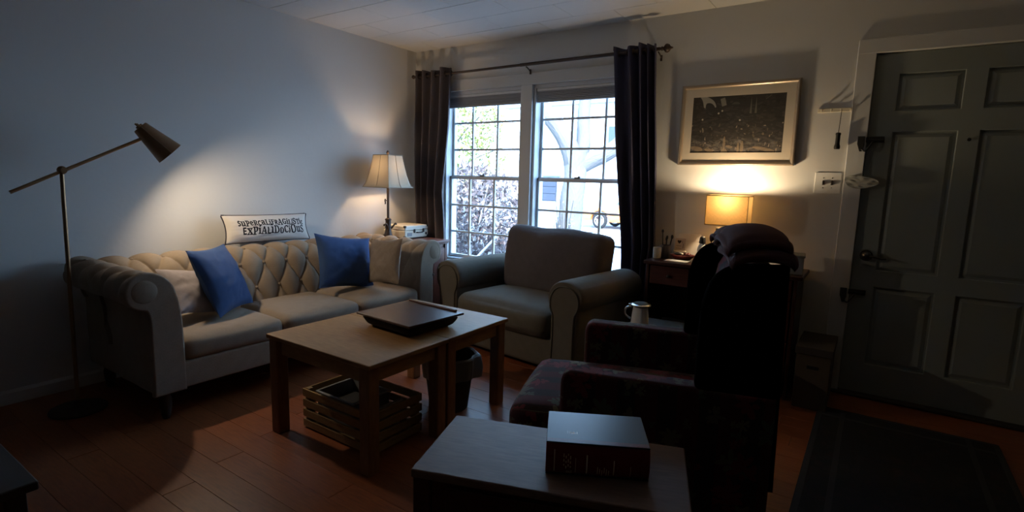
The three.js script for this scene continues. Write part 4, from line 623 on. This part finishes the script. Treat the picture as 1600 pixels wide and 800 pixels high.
// ---------------------------------------------------------------- outside
const groundY = (x, z) => -0.40 - 0.17 * sm(-0.5, -7.0, z) + 0.30 * sm(-19, -25, z) + 0.02 * PN(x * 0.8, z * 0.8, 3);
{
  const gnoise = dataTex(256, (u, v) => { const k = 0.75 + 0.3 * tn(u, v, 8, 61) + 0.3 * tn(u, v, 50, 62); return [k, k, k * 0.98]; }, 0.6);
  const lawn = part('ground', sheet((u, v) => { const x = lerp(-30, 24, u), z = lerp(-0.19, -40, v); return [x, groundY(x, z), z]; }, 60, 60), std(col(0.30, 0.33, 0.37), 1, { map: gnoise, side: THREE.DoubleSide })); lawn.userData.kind = 'structure'; { const g = lawn.geometry, p = g.attributes.position, uv = g.attributes.uv; for (let i = 0; i < p.count; i++) uv.setXY(i, p.getX(i), p.getZ(i)); }
  const road = part('road', sheet((u, v) => { const x = lerp(-30, 24, u), z = lerp(-13.8, -18.6, v); return [x, -0.552, z]; }, 20, 4), std(col(0.30, 0.32, 0.35), 0.9, { side: THREE.DoubleSide })); road.userData.kind = 'structure';
  const walk = struct('pavement'); const slabG = rbox(1.46, 0.06, 1.16, 0, 0, 0, 0.01); for (let i = 0; i < 16; i++) { const p = part('paving_slab', slabG, std(col(0.55, 0.55, 0.53), 0.9), walk); p.position.set(-16 + i * 1.48, -0.565, -12.9); }
}
{ // orange car parked on the street
  const t = thing('car', 'orange hatchback with silver wheels parked on the street outside the right-hand window', 'car', [-5.16, -0.551, -15.4]);
  const paint = new THREE.MeshPhysicalMaterial({ color: col(0.85, 0.26, 0.05), roughness: 0.35, clearcoat: 0.8, clearcoatRoughness: 0.1 });
  const b = new THREE.Shape(); b.moveTo(-0.80, 0.30); b.bezierCurveTo(-0.86, 0.5, -0.82, 0.66, -0.70, 0.74); b.bezierCurveTo(-0.3, 0.80, 0.1, 0.86, 0.42, 0.92); b.lineTo(3.0, 0.94); b.bezierCurveTo(3.35, 0.92, 3.42, 0.7, 3.40, 0.32); b.lineTo(2.98, 0.30); b.absarc(2.62, 0.32, 0.37, -0.05, Math.PI + 0.05, false); b.lineTo(0.38, 0.27); b.absarc(0, 0.32, 0.37, -0.05, Math.PI + 0.05, false); b.closePath();
  part('car_body', new THREE.ExtrudeGeometry(b, { depth: 1.62, bevelEnabled: true, bevelThickness: 0.06, bevelSize: 0.05, bevelOffset: -0.05, bevelSegments: 4, curveSegments: 16 }).translate(0, 0, -1.68), paint, t);
  const c = new THREE.Shape(); c.moveTo(0.30, 0.88); c.lineTo(0.92, 1.36); c.bezierCurveTo(1.3, 1.45, 2.2, 1.46, 2.7, 1.38); c.lineTo(3.18, 0.92); c.closePath();
  part('cabin', new THREE.ExtrudeGeometry(c, { depth: 1.36, bevelEnabled: true, bevelThickness: 0.08, bevelSize: 0.04, bevelOffset: -0.04, bevelSegments: 3, curveSegments: 12 }).translate(0, 0, -1.55), std(col(0.72, 0.68, 0.62), 0.4), t, 'pale roof and pillars');
  const glass = std(col(0.10, 0.13, 0.18), 0.1); for (const [a0, a1, b0, b1] of [[0.58, 0.98, 1.48, 1.48], [1.56, 1.56, 2.55, 2.40]]) { const s = new THREE.Shape(); s.moveTo(a0, 0.94); s.lineTo(a1, 1.31); s.lineTo(b1, 1.34); s.lineTo(b0, 0.95); s.closePath(); part('side_window', new THREE.ExtrudeGeometry(s, { depth: 0.012, bevelEnabled: false }).translate(0, 0, -0.115), glass, t); }
  for (const x of [0, 2.62]) for (const z of [-0.06, -1.56]) {
    const w = new THREE.Group(); w.name = 'wheel'; w.position.set(x, 0.315, z); t.add(w);
    part('tyre', new THREE.TorusGeometry(0.245, 0.075, 12, 36), M.blackMat, w); part('rim', [new THREE.TorusGeometry(0.195, 0.018, 8, 32).translate(0, 0, 0.05), cyl(0.05, 0.05, 0.03, 0, 0, 0, 18).rotateX(Math.PI / 2).translate(0, 0, 0.05)], std(col(0.75, 0.75, 0.75), 0.35, { metalness: 0.3 }), w);
    for (let i = 0; i < 5; i++) part('spoke', at(rbox(0.045, 0.17, 0.02, 0, 0.115, 0.05, 0.006), 0, 0, 0, 0, 0, i * Math.PI * 0.4), std(col(0.75, 0.75, 0.75), 0.35, { metalness: 0.3 }), w);
  }
  part('headlight', new THREE.SphereGeometry(0.09, 16, 10).scale(1.3, 0.6, 0.8).translate(-0.70, 0.62, -0.10), std(col(0.8, 0.8, 0.8), 0.1), t); part('bumper', rbox(0.16, 0.14, 1.6, -0.80, 0.36, -0.85, 0.05), std(col(0.10, 0.10, 0.10), 0.6), t);
}
function leaves(parent, name, n, pick, size, mats, flat = 0.5) { // individual leaf blades, too many to count
  const g = sheet((u, v) => { const w = Math.sin(Math.PI * Math.pow(v, 0.8)) * 0.5; return [(u - 0.5) * w, v, 0.12 * Math.sin(Math.PI * v) + 0.1 * Math.abs(u - 0.5) * w]; }, 2, 4);
  const per = Math.ceil(n / mats.length);
  mats.forEach((m) => {
    const im = new THREE.InstancedMesh(g, m, per), q = new THREE.Quaternion(), e = new THREE.Euler(), mt = new THREE.Matrix4(); im.name = name; im.userData.kind = 'stuff'; im.castShadow = im.receiveShadow = true;
    for (let i = 0; i < per; i++) { const p = pick(), s = size * rr(0.6, 1.4); e.set(rr(-1.6, 1.6), rr(0, 6.28), rr(-1.6, 1.6)); q.setFromEuler(e); mt.compose(p, q, V(s * 0.7, s, s)); im.setMatrixAt(i, mt); }
    parent.add(im);
  });
}
const leafM = (r, g, b) => new THREE.MeshPhysicalMaterial({ color: col(r, g, b), roughness: 0.8, transmission: 0.35, thickness: 0, side: THREE.DoubleSide });
const inBlob = (blobs) => () => { const [x, y, z, r, h] = blobs[Math.floor(rnd() * blobs.length)]; for (;;) { const a = V(rr(-1, 1), rr(-1, 1), rr(-1, 1)), l = a.length(); if (l < 1 && l > 0.45) return V(x + a.x * r, y + a.y * (h || r), z + a.z * r); } };
{
  seed = 41;
  const bark = std(col(0.13, 0.125, 0.125), 0.95, { bumpMap: plaster, bumpScale: 0.02 });
  const gy = groundY(-0.4, -4.1);
  const t = thing('shade_tree', 'large forked shade tree in the yard outside the right-hand window', 'tree', [0, 0, 0]);
  const limb = (pts, r0, r1) => { const c = new THREE.CatmullRomCurve3(pts.map((p) => V(...p))), g = new THREE.TubeGeometry(c, 30, 1, 14, false), p = g.attributes.position, n = g.attributes.normal; for (let i = 0; i <= 30; i++) { const ctr = c.getPointAt(i / 30), r = lerp(r0, r1, i / 30); for (let j = 0; j <= 14; j++) { const k = i * 15 + j, rrk = r * (1 + 0.12 * PN(n.getX(k) * 2 + 5, n.getZ(k) * 2, i * 0.35)); p.setXYZ(k, ctr.x + n.getX(k) * rrk, ctr.y + n.getY(k) * rrk, ctr.z + n.getZ(k) * rrk); } } g.computeVertexNormals(); return g; };
  part('trunk', [limb([[-0.50, gy - 0.1, -4.05], [-0.48, 0.3, -4.08], [-0.47, 1.0, -4.18], [-0.48, 1.55, -4.28], [-0.50, 1.75, -4.3]], 0.22, 0.185)], bark, t);
  part('limb', limb([[-0.48, 1.45, -4.26], [-0.60, 1.85, -4.22], [-0.80, 2.18, -4.15], [-1.08, 2.50, -4.06], [-1.5, 3.0, -4.0], [-1.8, 4.2, -4.0]], 0.17, 0.09), bark, t); part('limb', limb([[-0.46, 1.50, -4.30], [-0.30, 1.62, -4.42], [-0.10, 1.74, -4.58], [0.10, 1.92, -4.74], [0.4, 2.6, -4.9], [0.6, 4.4, -5.0]], 0.15, 0.08), bark, t); part('limb', limb([[-0.48, 1.5, -4.3], [-0.42, 1.9, -4.4], [-0.46, 2.5, -4.45], [-0.35, 3.8, -4.6]], 0.13, 0.07), bark, t);
  leaves(t, 'foliage', 2600, inBlob([[-1.8, 5.0, -4.0, 1.3, 0.9], [-0.3, 5.2, -4.5, 1.4, 0.9], [0.7, 5.0, -5.0, 1.3, 0.9]]), 0.10, [leafM(0.30, 0.36, 0.10), leafM(0.40, 0.40, 0.12)]);
  const s = thing('sapling', 'small bare sapling with thin upright twigs beside the tree trunk', 'shrub', [-0.30, groundY(-0.3, -3.6), -3.6]);
  for (let i = 0; i < 12; i++) { const a = rr(0, 6.28), k = rr(0.05, 0.22), h = rr(0.9, 1.65); part('twig', tube([[0, 0, 0], [Math.cos(a) * k * 0.3, h * 0.5, Math.sin(a) * k * 0.3], [Math.cos(a) * k, h, Math.sin(a) * k]], 0.006, 10, 5), bark, s); } leaves(s, 'foliage', 60, inBlob([[0, 1.05, 0, 0.22, 0.5]]), 0.05, [leafM(0.30, 0.28, 0.14)]);
}
{
  seed = 77;
  const wood = std(col(0.50, 0.47, 0.44), 0.9);
  const b = thing('garden_bush', 'big purplish grey-leaved bush just outside the left-hand window', 'bush', [-1.15, groundY(-1.15, -2.3), -2.3]);
  const tips = []; for (let i = 0; i < 46; i++) { const a = rr(0, 6.28), k = rr(0.25, 0.95), h = rr(0.5, 1.75); const tip = [Math.cos(a) * k, h, Math.sin(a) * k * 0.8]; tips.push(tip); part('branch', tube([[rr(-0.05, 0.05), 0, rr(-0.05, 0.05)], [tip[0] * 0.35, h * 0.5, tip[2] * 0.35], tip], rr(0.007, 0.014), 12, 6), wood, b); }
  part('branch', tube([[0.2, 0.25, 0.8], [0.55, 0.55, 0.75], [1.0, 1.0, 0.7]], 0.014, 12, 6), wood, b); part('branch', tube([[0.0, 0.15, 0.85], [0.5, 0.3, 0.85], [1.1, 0.42, 0.8]], 0.011, 12, 6), wood, b);
  leaves(b, 'foliage', 6500, inBlob([[0, 1.0, 0, 0.95, 0.75], [-0.5, 0.8, 0.2, 0.8, 0.7], [0.35, 1.25, 0, 0.7, 0.5], [-0.2, 1.55, -0.1, 0.7, 0.35], [0.5, 0.55, 0.1, 0.6, 0.35]]), 0.10, [leafM(0.13, 0.095, 0.098), leafM(0.20, 0.155, 0.15), leafM(0.09, 0.068, 0.074), leafM(0.36, 0.32, 0.31)]);
  const g = thing('young_tree', 'yellow-green leafy tree rising behind the bush at the left of the left-hand window', 'tree', [-2.6, groundY(-2.6, -3.6), -3.6]);
  part('trunk', tube([[0, -0.1, 0], [0.04, 0.9, 0], [0, 1.9, 0.05], [0.05, 2.9, 0]], 0.055, 20, 10), std(col(0.18, 0.16, 0.13), 0.95), g);
  for (let i = 0; i < 12; i++) { const a = i * 2.4, h = 1.1 + i * 0.15; part('branch', tube([[0, h, 0], [Math.cos(a) * 0.4, h + 0.25, Math.sin(a) * 0.4], [Math.cos(a) * 0.85, h + 0.45, Math.sin(a) * 0.85]], 0.014, 10, 6), std(col(0.18, 0.16, 0.13), 0.95), g); }
  leaves(g, 'foliage', 4200, inBlob([[0, 2.0, 0, 1.0, 0.8], [0.2, 2.7, 0, 0.8, 0.6], [-0.1, 1.5, 0.3, 0.8, 0.6]]), 0.085, [leafM(0.20, 0.20, 0.04), leafM(0.13, 0.16, 0.035), leafM(0.30, 0.28, 0.07)]);
  const h = thing('back_hedge', 'low grey-brown shrub on the lawn right of the big bush', 'shrub', [-1.6, groundY(-1.6, -4.0), -4.0]); for (let i = 0; i < 14; i++) { const a = rr(0, 6.28), k = rr(0.2, 0.6); part('branch', tube([[0, 0, 0], [Math.cos(a) * k * 0.5, 0.25, Math.sin(a) * k * 0.5], [Math.cos(a) * k, rr(0.35, 0.6), Math.sin(a) * k]], 0.008, 8, 5), wood, h); }
  leaves(h, 'foliage', 1800, inBlob([[0, 0.35, 0, 0.7, 0.32]]), 0.07, [leafM(0.09, 0.08, 0.07), leafM(0.15, 0.14, 0.12)]);
}
{ // white house across the street
  const h = thing('neighbour_house', 'tall white clapboard house with a grey garage door across the street', 'house', [-11.5, -0.3, -28.6]);
  const sid = std(col(0.80, 0.81, 0.82), 0.8), W = 9, Hh = 6.0, gdM = std(col(0.035, 0.045, 0.07), 0.6), pm = std(col(0.05, 0.07, 0.09), 0.15);
  part('wall', bx(-W / 2, W / 2, 0, Hh, -3.5, 3.5, 0), sid, h);
  for (let i = 0; i < 28; i++) part('clapboard', at(bx(-W / 2, W / 2, 0, 0.20, 0, 0.03, 0), 0, 0.05 + i * 0.21, 3.5, 0.05), sid, h);
  const rs = new THREE.Shape(); rs.moveTo(-4.1, 0); rs.lineTo(4.1, 0); rs.lineTo(0, 2.3); rs.closePath(); part('roof', new THREE.ExtrudeGeometry(rs, { depth: W + 0.8, bevelEnabled: false }).rotateY(Math.PI / 2).translate(-W / 2 - 0.4, Hh, 0), std(col(0.30, 0.31, 0.34), 0.9), h);
  for (const [x0, x1, y0, y1] of [[0.15, 0.5, 3.7, 4.7], [2.2, 3.3, 3.5, 4.7]]) { const w = part('window', bx(x0 - 0.1, x1 + 0.1, y0 - 0.1, y1 + 0.1, 3.5, 3.58, 0.01), sid, h); part('pane', bx(x0, x1, y0, y1, 3.55, 3.60, 0), pm, w); }
  const gd = part('garage_door', bx(-2.6, -1.05, 0.3, 1.62, 3.5, 3.60, 0.01), gdM, h); for (let i = 0; i < 3; i++) part('door_section', bx(-2.55, -1.1, 0.34 + i * 0.43, 0.74 + i * 0.43, 3.59, 3.63, 0.008), gdM, gd);
  part('eave_board', bx(-3.4, -0.8, 1.72, 1.86, 3.5, 3.75, 0.01), pm, h);
}
renderer.render(scene, camera);
